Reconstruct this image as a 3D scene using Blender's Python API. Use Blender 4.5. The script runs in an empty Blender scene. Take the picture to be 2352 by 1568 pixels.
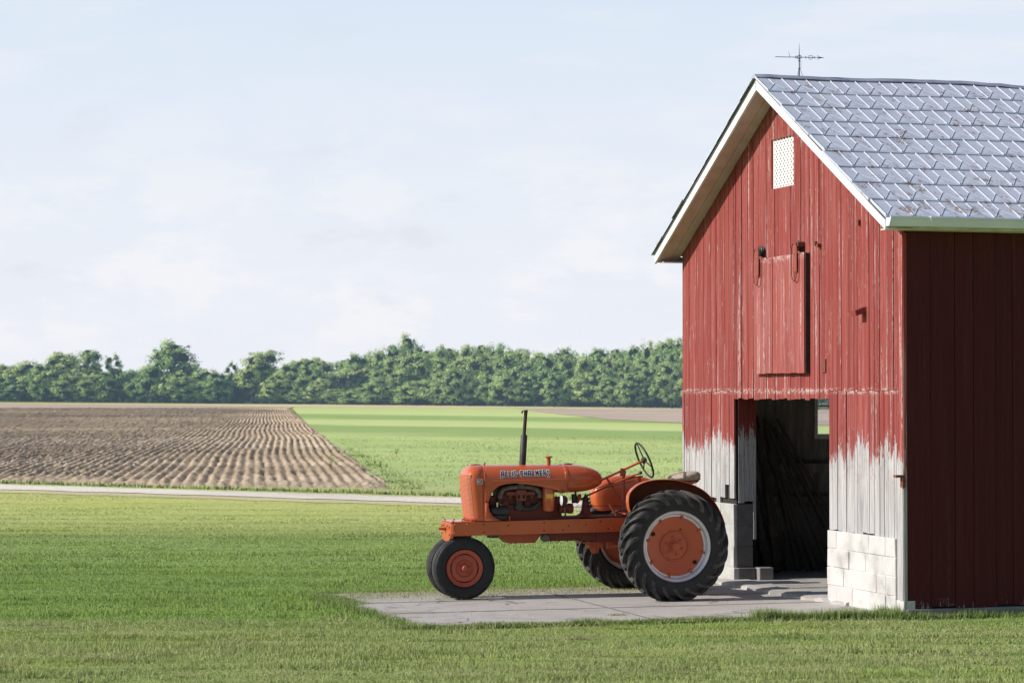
import bpy, math, random
import numpy as np
from mathutils import Vector, Matrix
random.seed(7); RNG = np.random.default_rng(7)
SC = bpy.context.scene; COL = SC.collection
R = math.radians; PI = math.pi
F = 5553.0; HCAM = 2.236                      # focal length in px of a 2352 px wide frame, camera height

# ------------------------------------------------------------------ helpers
def put(o, parent=None):
    COL.objects.link(o)
    if parent is not None: o.parent = parent
    return o
def tag(o, label=None, cat=None, group=None, kind=None):
    if label: o['label'] = label
    if cat: o['category'] = cat
    if group: o['group'] = group
    if kind: o['kind'] = kind
    return o
def empty(name, loc=(0, 0, 0), rz=0):
    o = bpy.data.objects.new(name, None); o.location = loc; o.rotation_euler = (0, 0, rz)
    o.empty_display_size = .2
    return put(o)
def basis(d):
    d = Vector(d).normalized()
    a = Vector((0, 0, 1)) if abs(d.z) < .9 else Vector((1, 0, 0))
    e1 = d.cross(a).normalized(); e2 = d.cross(e1).normalized()
    return d, e1, e2
class MB:
    def __init__(s): s.v = []; s.f = []; s.r = []; s.cur = 0.5
    def add(s, vs, fs, rnd=None):
        n = len(s.v); s.v += [tuple(p) for p in vs]
        for f in fs: s.f.append(tuple(i + n for i in f)); s.r.append(s.cur if rnd is None else rnd)
        return s
    def box(s, x0, x1, y0, y1, z0, z1, rnd=None, M=None):
        vs = [Vector(p) for p in ((x0,y0,z0),(x1,y0,z0),(x1,y1,z0),(x0,y1,z0),(x0,y0,z1),(x1,y0,z1),(x1,y1,z1),(x0,y1,z1))]
        if M is not None: vs = [M @ p for p in vs]
        return s.add(vs, [(0,3,2,1),(4,5,6,7),(0,1,5,4),(1,2,6,5),(2,3,7,6),(3,0,4,7)], rnd)
    def hexa(s, vs, rnd=None):
        return s.add(vs, [(0,3,2,1),(4,5,6,7),(0,1,5,4),(1,2,6,5),(2,3,7,6),(3,0,4,7)], rnd)
    def bar(s, p0, p1, w, h, up=(0, 0, 1), rnd=None):
        p0 = Vector(p0); p1 = Vector(p1); d = (p1 - p0); L = d.length; d.normalize()
        a = d.cross(Vector(up))
        if a.length < 1e-4: a = d.cross(Vector((1, 0, 0)))
        a.normalize(); b = a.cross(d)
        q = []
        for p in (p0, p1):
            q += [p - a*w/2 - b*h/2, p + a*w/2 - b*h/2, p + a*w/2 + b*h/2, p - a*w/2 + b*h/2]
        return s.add(q, [(0,1,2,3),(7,6,5,4),(0,4,5,1),(1,5,6,2),(2,6,7,3),(3,7,4,0)], rnd)
    def rings(s, rings, closed=True, cap0=True, cap1=True, rnd=None):
        n = len(rings[0]); vs = [p for r in rings for p in r]; fs = []
        for i in range(len(rings) - 1):
            for j in range(n if closed else n - 1):
                k = (j + 1) % n
                fs.append((i*n+j, i*n+k, (i+1)*n+k, (i+1)*n+j))
        if closed and cap0: fs.append(tuple(range(n - 1, -1, -1)))
        if closed and cap1: fs.append(tuple((len(rings)-1)*n + j for j in range(n)))
        return s.add(vs, fs, rnd)
    def tube(s, pts, r, seg=10, rnd=None):
        pts = [Vector(p) for p in pts]; n = len(pts)
        rr = r if isinstance(r, (list, tuple)) else [r] * n
        rings = []; e1 = None
        for i, p in enumerate(pts):
            d = (pts[min(i+1, n-1)] - pts[max(i-1, 0)]).normalized()
            if e1 is None: _, e1, _ = basis(d)
            e1 = (e1 - d * e1.dot(d)).normalized(); e2 = d.cross(e1)
            rings.append([p + (e1*math.cos(2*PI*k/seg) + e2*math.sin(2*PI*k/seg)) * rr[i] for k in range(seg)])
        return s.rings(rings, rnd=rnd)
    def lathe(s, prof, c=(0,0,0), ax=(0,1,0), seg=48, closed_prof=False, rnd=None):
        d, e1, e2 = basis(ax); c = Vector(c)
        rings = [[c + d*a + (e1*math.cos(2*PI*k/seg) + e2*math.sin(2*PI*k/seg)) * max(r, 1e-4) for k in range(seg)] for r, a in prof]
        if closed_prof: rings.append(rings[0])
        return s.rings(rings, cap0=not closed_prof, cap1=not closed_prof, rnd=rnd)
    def prism(s, poly, f0, f1, rnd=None):
        """poly: 2-D points; f0/f1 map (u,v) to the two end faces"""
        n = len(poly); vs = [f0(*p) for p in poly] + [f1(*p) for p in poly]
        fs = [tuple(range(n)), tuple(range(2*n-1, n-1, -1))] + [((i+1) % n, i, n+i, n+(i+1) % n) for i in range(n)]
        return s.add(vs, fs, rnd)
    def build(s, name, mat, parent=None, smooth=None, bevel=0, loc=None, fix=True):
        me = bpy.data.meshes.new(name); me.from_pydata(s.v, [], s.f)
        a = me.attributes.new('rnd', 'FLOAT', 'FACE'); a.data.foreach_set('value', s.r)
        if fix:
            import bmesh
            bm = bmesh.new(); bm.from_mesh(me); bmesh.ops.recalc_face_normals(bm, faces=bm.faces[:]); bm.to_mesh(me); bm.free()
        me.materials.append(mat)
        if smooth is not None:
            me.shade_smooth(); me.set_sharp_from_angle(angle=R(smooth))
        me.update()
        o = bpy.data.objects.new(name, me)
        if loc is not None: o.location = loc
        if bevel:
            m = o.modifiers.new('bevel', 'BEVEL'); m.width = bevel; m.segments = 2; m.limit_method = 'ANGLE'; m.angle_limit = R(40)
        return put(o, parent)
def mesh_np(name, V, Fc, mat, attrs=None, parent=None, smooth=False):
    me = bpy.data.meshes.new(name); V = np.asarray(V, np.float32); Fc = np.asarray(Fc, np.int32)
    k = Fc.shape[1]
    me.vertices.add(len(V)); me.vertices.foreach_set('co', V.ravel())
    me.loops.add(Fc.size); me.loops.foreach_set('vertex_index', Fc.ravel())
    me.polygons.add(len(Fc)); me.polygons.foreach_set('loop_start', np.arange(0, Fc.size, k, dtype=np.int32))
    for n, (dom, arr) in (attrs or {}).items():
        a = me.attributes.new(n, 'FLOAT', dom); a.data.foreach_set('value', np.asarray(arr, np.float32))
    me.update(calc_edges=True); me.validate()
    if smooth: me.shade_smooth()
    me.materials.append(mat)
    return put(bpy.data.objects.new(name, me), parent)

# ------------------------------------------------------------------ materials
class NT:
    def __init__(s, name):
        s.m = bpy.data.materials.new(name); s.m.use_nodes = True; s.t = s.m.node_tree
        s.b = s.t.nodes['Principled BSDF']; s.out = s.t.nodes['Material Output']
    def n(s, typ, **kw):
        x = s.t.nodes.new(typ)
        for k, v in kw.items():
            if k.startswith('i_'):
                x.inputs[k[2:].replace('_', ' ')].default_value = v
            else: setattr(x, k, v)
        return x
    def l(s, a, b): s.t.links.new(a, b)
    def val(s, sock, x):
        if hasattr(x, 'is_linked') or isinstance(x, bpy.types.NodeSocket): s.l(x, sock)
        else: sock.default_value = x
    def math(s, op, a, b=None, c=None, clamp=False):
        x = s.n('ShaderNodeMath', operation=op, use_clamp=clamp); s.val(x.inputs[0], a)
        if b is not None: s.val(x.inputs[1], b)
        if c is not None: s.val(x.inputs[2], c)
        return x.outputs[0]
    def mix(s, fac, a, b, bt='MIX'):
        x = s.n('ShaderNodeMix', data_type='RGBA', blend_type=bt); s.val(x.inputs[0], fac)
        for i, c in ((6, a), (7, b)):
            if isinstance(c, (tuple, list)): x.inputs[i].default_value = (*c[:3], 1)
            else: s.l(c, x.inputs[i])
        return x.outputs[2]
    def coord(s, kind='Object', scale=(1, 1, 1), loc=(0, 0, 0)):
        if kind == 'World': v = s.n('ShaderNodeNewGeometry').outputs['Position']
        else: v = s.n('ShaderNodeTexCoord').outputs[kind]
        mp = s.n('ShaderNodeMapping'); s.l(v, mp.inputs[0]); mp.inputs['Scale'].default_value = scale; mp.inputs['Location'].default_value = loc
        return mp.outputs[0]
    def noise(s, vec, scale=5, detail=4, rough=.55, dist=0):
        x = s.n('ShaderNodeTexNoise'); s.l(vec, x.inputs['Vector'])
        x.inputs['Scale'].default_value = scale; x.inputs['Detail'].default_value = detail; x.inputs['Roughness'].default_value = rough; x.inputs['Distortion'].default_value = dist
        return x.outputs['Fac']
    def ramp(s, fac, stops, interp='LINEAR'):
        x = s.n('ShaderNodeValToRGB'); s.l(fac, x.inputs[0]); cr = x.color_ramp; cr.interpolation = interp
        while len(cr.elements) < len(stops): cr.elements.new(.5)
        for e, (p, c) in zip(cr.elements, stops):
            e.position = p; e.color = (*c, 1) if isinstance(c, (tuple, list)) else (c, c, c, 1)
        return x.outputs[0]
    def step(s, x, a, b):
        m = s.n('ShaderNodeMapRange', interpolation_type='SMOOTHSTEP'); s.val(m.inputs[0], x)
        m.inputs[1].default_value = a; m.inputs[2].default_value = b
        return m.outputs[0]
    def xyz(s, kind='World'):
        v = s.n('ShaderNodeNewGeometry').outputs['Position'] if kind == 'World' else s.n('ShaderNodeTexCoord').outputs['Object']
        x = s.n('ShaderNodeSeparateXYZ'); s.l(v, x.inputs[0]); return x.outputs
    def attr(s, name): return s.n('ShaderNodeAttribute', attribute_name=name).outputs['Fac']
    def bump(s, h, strength=.3, dist=.01):
        x = s.n('ShaderNodeBump'); x.inputs['Strength'].default_value = strength; x.inputs['Distance'].default_value = dist
        s.l(h, x.inputs['Height']); s.l(x.outputs[0], s.b.inputs['Normal'])
    def set(s, col=None, rough=.6, metal=0, spec=None, coat=0):
        if col is not None:
            if isinstance(col, (tuple, list)): s.b.inputs['Base Color'].default_value = (*col, 1)
            else: s.l(col, s.b.inputs['Base Color'])
        s.val(s.b.inputs['Roughness'], rough); s.b.inputs['Metallic'].default_value = metal
        if spec is not None: s.b.inputs['Specular IOR Level'].default_value = spec
        s.b.inputs['Coat Weight'].default_value = coat
        return s.m
def simple(name, c1, c2=None, scale=8, rough=.6, metal=0, bump=0, bscale=40, stretch=(1, 1, 1), spec=.5, coat=0, lo=.35, hi=.65, detail=5):
    t = NT(name); v = t.coord('Object', stretch)
    c2 = c2 or tuple(x * .7 for x in c1)
    n = t.noise(v, scale, detail)
    col = t.ramp(n, [(lo, c1), (hi, c2)])
    if bump: t.bump(t.noise(v, bscale, 4), bump, .004)
    return t.set(col, rough, metal, spec, coat)

def paint(name, c, dirt_shade, rough=.36, coat=.25):
    t = NT(name); v = t.coord('Object')
    n = t.noise(v, 3.5, 6, .6); n2 = t.noise(v, 38, 5, .65)
    col = t.ramp(n, [(.3, c), (.75, tuple(x * .82 for x in c))])
    col = t.mix(t.step(n2, .62, .78), col, dirt_shade)
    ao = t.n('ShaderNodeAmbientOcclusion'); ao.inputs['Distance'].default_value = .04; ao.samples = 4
    col = t.mix(t.math('MULTIPLY', t.step(ao.outputs['AO'], .55, .10), .7), col, tuple(x * .45 for x in dirt_shade))  # ambient occlusion painted in: creases darkened in the colour
    t.bump(t.noise(v, 6, 3), .08, .01)
    r = t.math('ADD', t.math('MULTIPLY', n2, .35), rough - .12)
    return t.set(col, r, 0, .5, coat)
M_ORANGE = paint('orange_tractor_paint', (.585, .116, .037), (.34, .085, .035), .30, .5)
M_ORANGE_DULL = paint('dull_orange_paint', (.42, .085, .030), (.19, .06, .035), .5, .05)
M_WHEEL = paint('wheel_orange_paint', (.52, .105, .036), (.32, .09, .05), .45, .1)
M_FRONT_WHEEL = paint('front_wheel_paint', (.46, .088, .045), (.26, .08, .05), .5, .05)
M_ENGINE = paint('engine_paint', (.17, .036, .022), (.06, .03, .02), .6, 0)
M_BLACK = simple('black_metal', (.022, .022, .024), (.045, .042, .04), 12, .5)
M_CAST = simple('grey_cast_iron', (.22, .20, .18), (.11, .085, .07), 18, .7, .3, .3)
M_RUST = simple('rusty_pipe', (.10, .05, .035), (.05, .035, .03), 20, .75, .4, .3)
M_MUFFLER = simple('muffler_grey', (.055, .057, .062), (.035, .03, .03), 9, .55, .3, .1)
M_STEEL = simple('silver_rim_steel', (.68, .69, .72), (.52, .53, .55), 6, .45, .45, .05)
M_CHROME = simple('bright_steel', (.75, .75, .76), (.6, .6, .62), 6, .15, 1)
M_LENS = simple('lamp_glass', (.82, .84, .86), (.7, .73, .76), 6, .12, .2)
M_YELLOW = simple('yellow_label', (.75, .55, .02), (.62, .46, .03), 9, .5)
M_NAVY = simple('navy_lettering', (.018, .025, .06), (.03, .035, .065), 30, .45)
M_WHITEDECAL = simple('white_lettering', (.88, .88, .88), (.76, .75, .75), 30, .5)
def tyre_mat(name, dusty):
    t = NT(name); v = t.coord('Object')
    n = t.noise(v, 9, 7, .65); n2 = t.noise(v, 70, 4, .6)
    col = t.ramp(n, [(.35, (.012, .012, .014)), (.7, dusty)])
    col = t.mix(t.step(n2, .66, .72), col, tuple(x * 2.2 for x in dusty))
    g = t.n('ShaderNodeNewGeometry')
    t.bump(n2, .25, .004)
    return t.set(col, t.math('ADD', t.math('MULTIPLY', n, .25), .5), 0, .4)
M_TYRE = tyre_mat('tyre_rubber', (.028, .028, .029))
M_LUG = tyre_mat('tyre_lug_rubber', (.105, .10, .095))

def wood_paint(name, red, red2, fade, peel_z, fleck, dark=1.0, bandk=.8, bandz=2.27, bandw=.05):
    t = NT(name); o = t.xyz('Object'); rnd = t.attr('rnd')
    cb = t.n('ShaderNodeCombineXYZ')
    off = t.math('MULTIPLY', rnd, 37.0)
    t.l(t.math('ADD', t.math('ADD', o[0], o[1]), off), cb.inputs[0]); t.l(off, cb.inputs[1]); t.l(o[2], cb.inputs[2])
    def nz(sx, sz, detail=5, rough=.6, lx=0):
        mp = t.n('ShaderNodeMapping'); t.l(cb.outputs[0], mp.inputs[0]); mp.inputs['Scale'].default_value = (sx, 1, sz); mp.inputs['Location'].default_value = (lx, 0, lx)
        return t.noise(mp.outputs[0], 1, detail, rough)
    grain = nz(90, 2.2, 6, .6); streak = nz(22, .7, 5, .6, 5); patch = nz(6, 1.2, 4, .6, 9); chip = nz(70, 14, 5, .65, 3)
    # red paint, faded in streaks and different from board to board
    col = t.mix(rnd, red, red2)
    col = t.mix(t.math('MULTIPLY', t.step(streak, .46, .68), .55), col, fade)
    col = t.mix(t.math('MULTIPLY', t.step(patch, .5, .72), .35), col, tuple(x * .62 for x in red))
    col = t.mix(t.math('MULTIPLY', t.step(grain, .56, .72), .5), col, tuple(x * .5 for x in red2))
    # bare grey wood
    wood = t.ramp(grain, [(.26, (.13, .125, .13)), (.42, (.33, .32, .33)), (.60, (.52, .505, .51)), (.78, (.25, .24, .25))])
    wood = t.mix(t.math('MULTIPLY', t.step(patch, .40, .66), .6), wood, (.22, .215, .23)); wood = t.mix(t.math('MULTIPLY', rnd, .30), wood, (.56, .54, .54))
    # worn edge: paint gone below peel_z
    h = t.math('ADD', o[2], t.math('MULTIPLY', t.math('SUBTRACT', rnd, .5), .24))
    h = t.math('ADD', h, t.math('MULTIPLY', t.math('SUBTRACT', chip, .5), .60))
    h = t.math('ADD', h, t.math('MULTIPLY', t.math('SUBTRACT', streak, .5), .42))
    h = t.math('ADD', h, t.math('MULTIPLY', t.math('SUBTRACT', patch, .5), .35)); h = t.math('ADD', h, t.math('MULTIPLY', t.math('SUBTRACT', nz(2.2, .25, 3, .5, 41), .5), .5))
    bare = t.math('SUBTRACT', 1, t.step(h, peel_z - .05, peel_z + .05))
    pinkish = t.math('MULTIPLY', t.math('MULTIPLY', t.step(chip, .56, .64), bare), t.step(o[2], peel_z - .65, peel_z))
    wood = t.mix(pinkish, wood, fade)
    # flecks of missing paint above, a worn line where the boards butt
    band = t.math('MULTIPLY', t.step(t.math('ABSOLUTE', t.math('SUBTRACT', o[2], bandz)), bandw, .0), t.step(nz(14, 26, 6, .75, 7), .46, .60))
    flk = t.math('MULTIPLY', t.step(nz(55, 7, 5, .7, 3), .62, .69), t.step(patch, .44, .60))
    flk = t.math('ADD', t.math('MULTIPLY', flk, fleck), t.math('MULTIPLY', t.math('MULTIPLY', t.step(nz(16, .45, 5, .7, 11), .545, .66), t.step(chip, .36, .60)), .75 * fleck))
    flk = t.math('MAXIMUM', flk, t.math('MULTIPLY', band, bandk), None, True)
    ck = t.math('MULTIPLY', t.step(nz(130, .9, 3, .5, 21), .655, .70), t.step(nz(9, .8, 3, .5, 23), .48, .62))
    col = t.mix(t.math('MULTIPLY', ck, .8), col, tuple(x * .16 for x in red))
    blot = t.step(nz(9, 1.6, 5, .7, 31), .585, .68)
    col = t.mix(t.math('MULTIPLY', blot, .45 * min(1, fleck)), col, fade)
    col = t.mix(flk, col, (.56, .46, .44))
    col = t.mix(bare, col, wood)
    if dark != 1: col = t.mix(1, col, (dark, dark, dark), 'MULTIPLY')
    t.bump(t.math('ADD', grain, t.math('MULTIPLY', bare, -.25)), .5, .004)
    return t.set(col, .78, 0, .25)
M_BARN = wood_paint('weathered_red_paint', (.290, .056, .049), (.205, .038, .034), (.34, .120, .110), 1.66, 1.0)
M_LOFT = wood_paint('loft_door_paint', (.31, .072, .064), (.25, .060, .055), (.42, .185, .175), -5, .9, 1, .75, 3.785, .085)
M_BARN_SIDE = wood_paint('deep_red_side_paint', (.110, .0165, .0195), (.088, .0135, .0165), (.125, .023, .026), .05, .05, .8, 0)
M_RETURN = wood_paint('jamb_paint', (.22, .035, .03), (.18, .03, .026), (.26, .07, .06), 1.66, .5, 1, 0)
M_WHITE = simple('white_trim_paint', (.76, .76, .79), (.58, .565, .56), 7, .6, 0, .25, 60, (1, 1, 1), .4, 0, .45, .72)
M_SOFFIT = simple('soffit_boards', (.60, .515, .515), (.46, .36, .35), 4, .8, 0, .2, 40, (1, 1, 1), .3, 0, .35, .75)
M_GUTTER = simple('gutter_white', (.82, .84, .97), (.74, .76, .88), 3, .4, 0, 0)
M_DARKWOOD = simple('dark_backing_wood', (.035, .024, .02), (.02, .015, .013), 6, .9)
M_INWOOD = simple('interior_boards', (.30, .275, .26), (.16, .14, .13), 3, .9, 0, .3, 30, (6, 1, .6), .2)
M_IRON = simple('rusty_red_iron', (.26, .06, .04), (.12, .045, .035), 25, .7, .2, .3)
M_POLE = simple('old_pole_wood', (.11, .09, .078), (.045, .036, .03), 14, .85, 0, .3, 60, (1, 1, .2))
def block_mat(name, a, b, c):
    t = NT(name); v = t.coord('Object'); n = t.noise(v, 2.6, 6, .65); n2 = t.noise(v, 60, 5, .7)
    col = t.ramp(n, [(.35, a), (.55, b), (.75, c)])
    col = t.mix(t.step(n2, .60, .74), col, tuple(x * .62 for x in c))
    rn = t.attr('rnd'); col = t.mix(t.math('MULTIPLY', rn, .22), col, c)
    t.bump(n2, .5, .006)
    return t.set(col, .85, 0, .25)
M_BLOCKW = block_mat('whitewashed_block', (.64, .635, .63), (.56, .55, .54), (.33, .32, .31))
M_BLOCKG = block_mat('grey_block', (.30, .29, .275), (.25, .24, .23), (.17, .165, .16))

def concrete(name):
    t = NT(name); w = t.coord('World'); p = t.xyz('Object')
    n = t.noise(w, 1.1, 6, .6); n2 = t.noise(w, 26, 6, .7); n3 = t.noise(w, 140, 3, .6)
    col = t.ramp(n, [(.3, (.40, .375, .355)), (.5, (.47, .445, .425)), (.72, (.34, .32, .30))])
    col = t.mix(t.step(n2, .54, .74), col, (.27, .25, .235))
    col = t.mix(t.step(n3, .62, .75), col, (.58, .56, .54))
    st = t.noise(t.coord('World', (.5, 3, 1)), 1.4, 5, .6)
    col = t.mix(t.math('MULTIPLY', t.step(st, .55, .72), .5), col, (.24, .22, .21))
    sp = t.noise(w, 2.6, 5, .6, .6); col = t.mix(t.math('MULTIPLY', t.step(sp, .60, .70), .55), col, (.17, .155, .145))
    vo = t.n('ShaderNodeTexVoronoi', feature='DISTANCE_TO_EDGE'); wv = t.n('ShaderNodeVectorMath', operation='ADD'); t.l(w, wv.inputs[0])
    nv = t.n('ShaderNodeTexNoise'); t.l(w, nv.inputs['Vector']); nv.inputs['Scale'].default_value = 1.6; nv.inputs['Detail'].default_value = 5; t.l(nv.outputs['Color'], wv.inputs[1])
    t.l(wv.outputs[0], vo.inputs['Vector']); vo.inputs['Scale'].default_value = .42
    ck = t.math('MULTIPLY', t.step(vo.outputs['Distance'], .010, .003), t.step(n, .42, .55)); col = t.mix(t.math('MULTIPLY', ck, .7), col, (.10, .095, .09))
    tan = t.noise(t.coord('World', (.8, 2.4, 1), (3, 0, 0)), 1.2, 4, .6); col = t.mix(t.math('MULTIPLY', t.step(tan, .56, .70), .45), col, (.46, .37, .25))
    # dead clippings blown on to the back strip
    gm = t.math('MULTIPLY', t.step(p[1], 2.6, 4.1), t.step(n2, .46, .56)); gm = t.math('MULTIPLY', gm, t.step(p[0], -.2, -1.0))
    col = t.mix(t.math('MULTIPLY', gm, .75), col, (.22, .23, .085))
    t.bump(n2, .3, .006)
    return t.set(col, .9, 0, .2)
M_SLAB = concrete('worn_concrete')

def roof_mat():
    t = NT('galvanised_shingles'); v = t.coord('Object'); rn = t.attr('rnd')
    n = t.noise(v, 2.4, 6, .6); n2 = t.noise(t.coord('Object', (2.4, 1.3, 1.3)), 3.0, 6, .66); n3 = t.noise(v, 30, 5, .65)
    col = t.ramp(n, [(.3, (.49, .525, .64)), (.5, (.55, .585, .69)), (.7, (.43, .465, .57))])
    rib_ = t.step(rn, 1.4, 1.6); col = t.mix(t.math('MULTIPLY', t.math('MINIMUM', rn, 1), .30), col, (.56, .59, .66)); col = t.mix(rib_, col, (.47, .50, .60))
    col = t.mix(t.math('MULTIPLY', t.step(n3, .55, .75), .35), col, (.20, .22, .27))
    low = t.step(t.xyz('Object')[2], 4.9, 4.05); rust = t.step(t.math('ADD', n2, t.math('MULTIPLY', low, .05)), .565, .64); rust = t.math('MULTIPLY', rust, t.step(n3, .40, .56))
    col = t.mix(t.math('MULTIPLY', rust, .85), col, (.19, .115, .09))
    t.bump(n3, .12, .004)
    return t.set(col, t.math('ADD', t.math('MULTIPLY', rust, .3), .5), .1, .5)
M_ROOF = roof_mat()
M_RIB = simple('galvanised_seam', (.50, .53, .60), (.40, .43, .50), 9, .45, .3, .1)
M_RIDGE = simple('ridge_metal', (.48, .48, .60), (.32, .33, .42), 4, .5, .3, .1)
M_SHINGLE_EDGE = simple('roof_edge_dark', (.05, .05, .052), (.09, .085, .08), 12, .9)
M_VANE = simple('weathered_vane_iron', (.10, .14, .26), (.08, .12, .15), 40, .5, .5)
def seat_mat():
    t = NT('speckled_seat_cloth'); v = t.coord('Object')
    vo = t.n('ShaderNodeTexVoronoi'); t.l(v, vo.inputs['Vector']); vo.inputs['Scale'].default_value = 45
    n = t.noise(v, 7, 5, .6)
    col = t.ramp(n, [(.35, (.50, .44, .36)), (.7, (.24, .19, .15))])
    col = t.mix(t.step(vo.outputs['Distance'], .30, .18), col, (.68, .64, .58))
    t.bump(t.noise(v, 30, 3), .4, .004)
    return t.set(col, .85, 0, .2)
M_SEAT = seat_mat()
def perf_mat():
    t = NT('perforated_white_sheet'); v = t.coord('Object')
    return simple('perforated_white_sheet', (.80, .80, .78), (.74, .74, .72), 5, .5)
M_PERF = perf_mat()
M_HOLE = simple('hole_black', (.01, .01, .01), (.015, .012, .01), 5, .9)
M_GLASS = NT('window_glass'); M_GLASS.b.inputs['Transmission Weight'].default_value = 1; M_GLASS.b.inputs['IOR'].default_value = 1.0
M_GLASS = M_GLASS.set((.86, .90, .94), .02, 0, .5)

# ------------------------------------------------------------------ camera, light, sky
cam = bpy.data.cameras.new('camera'); cam.sensor_width = 36; cam.lens = 36 * F / 2352
cam.clip_end = 9000; cam.clip_start = .5
cam.dof.use_dof = True; cam.dof.focus_distance = 26.3; cam.dof.aperture_fstop = 5.6
co = bpy.data.objects.new('camera', cam); co.location = (0, 0, HCAM)
co.rotation_euler = (R(90) + math.atan((905 - 784) / F), 0, 0); put(co); SC.camera = co

AZ, EL = R(13), R(31)
to_sun = Vector((-math.cos(AZ) * math.cos(EL), -math.sin(AZ) * math.cos(EL), math.sin(EL)))
sun = bpy.data.lights.new('sun', 'SUN'); sun.energy = 4.9; sun.angle = R(.5); sun.color = (1, .945, .865)
so = bpy.data.objects.new('sun', sun); so.rotation_euler = to_sun.to_track_quat('Z', 'Y').to_euler(); so.location = (-20, 10, 20); put(so)

w = bpy.data.worlds.new('World'); SC.world = w; w.use_nodes = True; nt = w.node_tree
for n in list(nt.nodes): nt.nodes.remove(n)
def wn(t, **k):
    x = nt.nodes.new(t)
    for a, b in k.items(): setattr(x, a, b)
    return x
sky = wn('ShaderNodeTexSky', sky_type='NISHITA'); sky.sun_disc = False; sky.sun_elevation = EL
sky.sun_rotation = math.atan2(to_sun.x, to_sun.y) % (2 * PI); sky.air_density = 1.0; sky.dust_density = 1.0; sky.ozone_density = 1.2; sky.altitude = 200
bg = wn('ShaderNodeBackground'); bg.inputs['Strength'].default_value = .10
nt.links.new(sky.outputs[0], bg.inputs[0])
tc = wn('ShaderNodeTexCoord'); sx = wn('ShaderNodeSeparateXYZ'); nt.links.new(tc.outputs['Generated'], sx.inputs[0])
def wm(op, a, b=None, clamp=False):
    x = wn('ShaderNodeMath', operation=op, use_clamp=clamp)
    for i, q in enumerate((a, b)):
        if q is None: continue
        if isinstance(q, (int, float)): x.inputs[i].default_value = q
        else: nt.links.new(q, x.inputs[i])
    return x.outputs[0]
def wstep(v, a, b):
    m = wn('ShaderNodeMapRange', interpolation_type='SMOOTHSTEP'); nt.links.new(v, m.inputs[0]); m.inputs[1].default_value = a; m.inputs[2].default_value = b
    return m.outputs[0]
def wnoise(scale, loc, sc=1, det=6, ro=.6):
    mp = wn('ShaderNodeMapping'); nt.links.new(tc.outputs['Generated'], mp.inputs[0]); mp.inputs['Scale'].default_value = scale; mp.inputs['Location'].default_value = loc
    n = wn('ShaderNodeTexNoise'); nt.links.new(mp.outputs[0], n.inputs['Vector']); n.inputs['Scale'].default_value = sc; n.inputs['Detail'].default_value = det; n.inputs['Roughness'].default_value = ro
    return n.outputs['Fac']
# thin high haze in the northern half of the sky, with cirrus streaks and low cumulus
elev = sx.outputs['Z']; north = wstep(sx.outputs['Y'], -.1, .8)
cirrus = wnoise((3.0, 1, 13.0), (.3, 0, .2), 2.2, 7, .6)
cumul = wnoise((16, 1, 34), (1.7, 0, .5), 1.0, 6, .62)
puff = wm('MULTIPLY', wstep(cumul, .46, .60), wm('MULTIPLY', wstep(elev, .005, .03), wstep(elev, .15, .03)))
grey = wm('MULTIPLY', wstep(wnoise((11, 1, 30), (4.1, 0, 2.2), 1.0, 5, .6), .56, .74), wm('MULTIPLY', wstep(elev, .02, .05), wstep(elev, .20, .06)))
hz = wn('ShaderNodeValToRGB'); nt.links.new(wm('MULTIPLY', elev, 5.0, True), hz.inputs[0])
cr = hz.color_ramp; cr.elements[0].position = 0; cr.elements[0].color = (.845, .865, .93, 1); cr.elements[1].position = 1; cr.elements[1].color = (.66, .775, .925, 1)
e = cr.elements.new(.35); e.color = (.81, .855, .935, 1); e = cr.elements.new(.72); e.color = (.735, .82, .935, 1)
def wmix(f, a, b):
    x = wn('ShaderNodeMix', data_type='RGBA')
    if isinstance(f, float): x.inputs[0].default_value = f
    else: nt.links.new(f, x.inputs[0])
    for i, c in ((6, a), (7, b)):
        if isinstance(c, tuple): x.inputs[i].default_value = (*c, 1)
        else: nt.links.new(c, x.inputs[i])
    return x.outputs[2]
hc = wmix(wm('MULTIPLY', wstep(cirrus, .46, .72), .75), hz.outputs[0], (.86, .885, .945))
hc = wmix(wm('MULTIPLY', grey, .55), hc, (.71, .725, .79))
hc = wmix(wm('MULTIPLY', puff, .75), hc, (.92, .925, .95))
hb = wn('ShaderNodeBackground'); nt.links.new(hc, hb.inputs[0]); hb.inputs['Strength'].default_value = 1.0
ms = wn('ShaderNodeMixShader'); nt.links.new(wm('MULTIPLY', north, wstep(elev, .9, .1)), ms.inputs[0])
nt.links.new(bg.outputs[0], ms.inputs[1]); nt.links.new(hb.outputs[0], ms.inputs[2])
wo = wn('ShaderNodeOutputWorld'); nt.links.new(ms.outputs[0], wo.inputs[0])
SC.view_settings.view_transform = 'Standard'; SC.view_settings.look = 'None'; SC.view_settings.exposure = 0
SC.render.engine = 'CYCLES'; SC.cycles.max_bounces = 6; SC.cycles.transparent_max_bounces = 8

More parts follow.
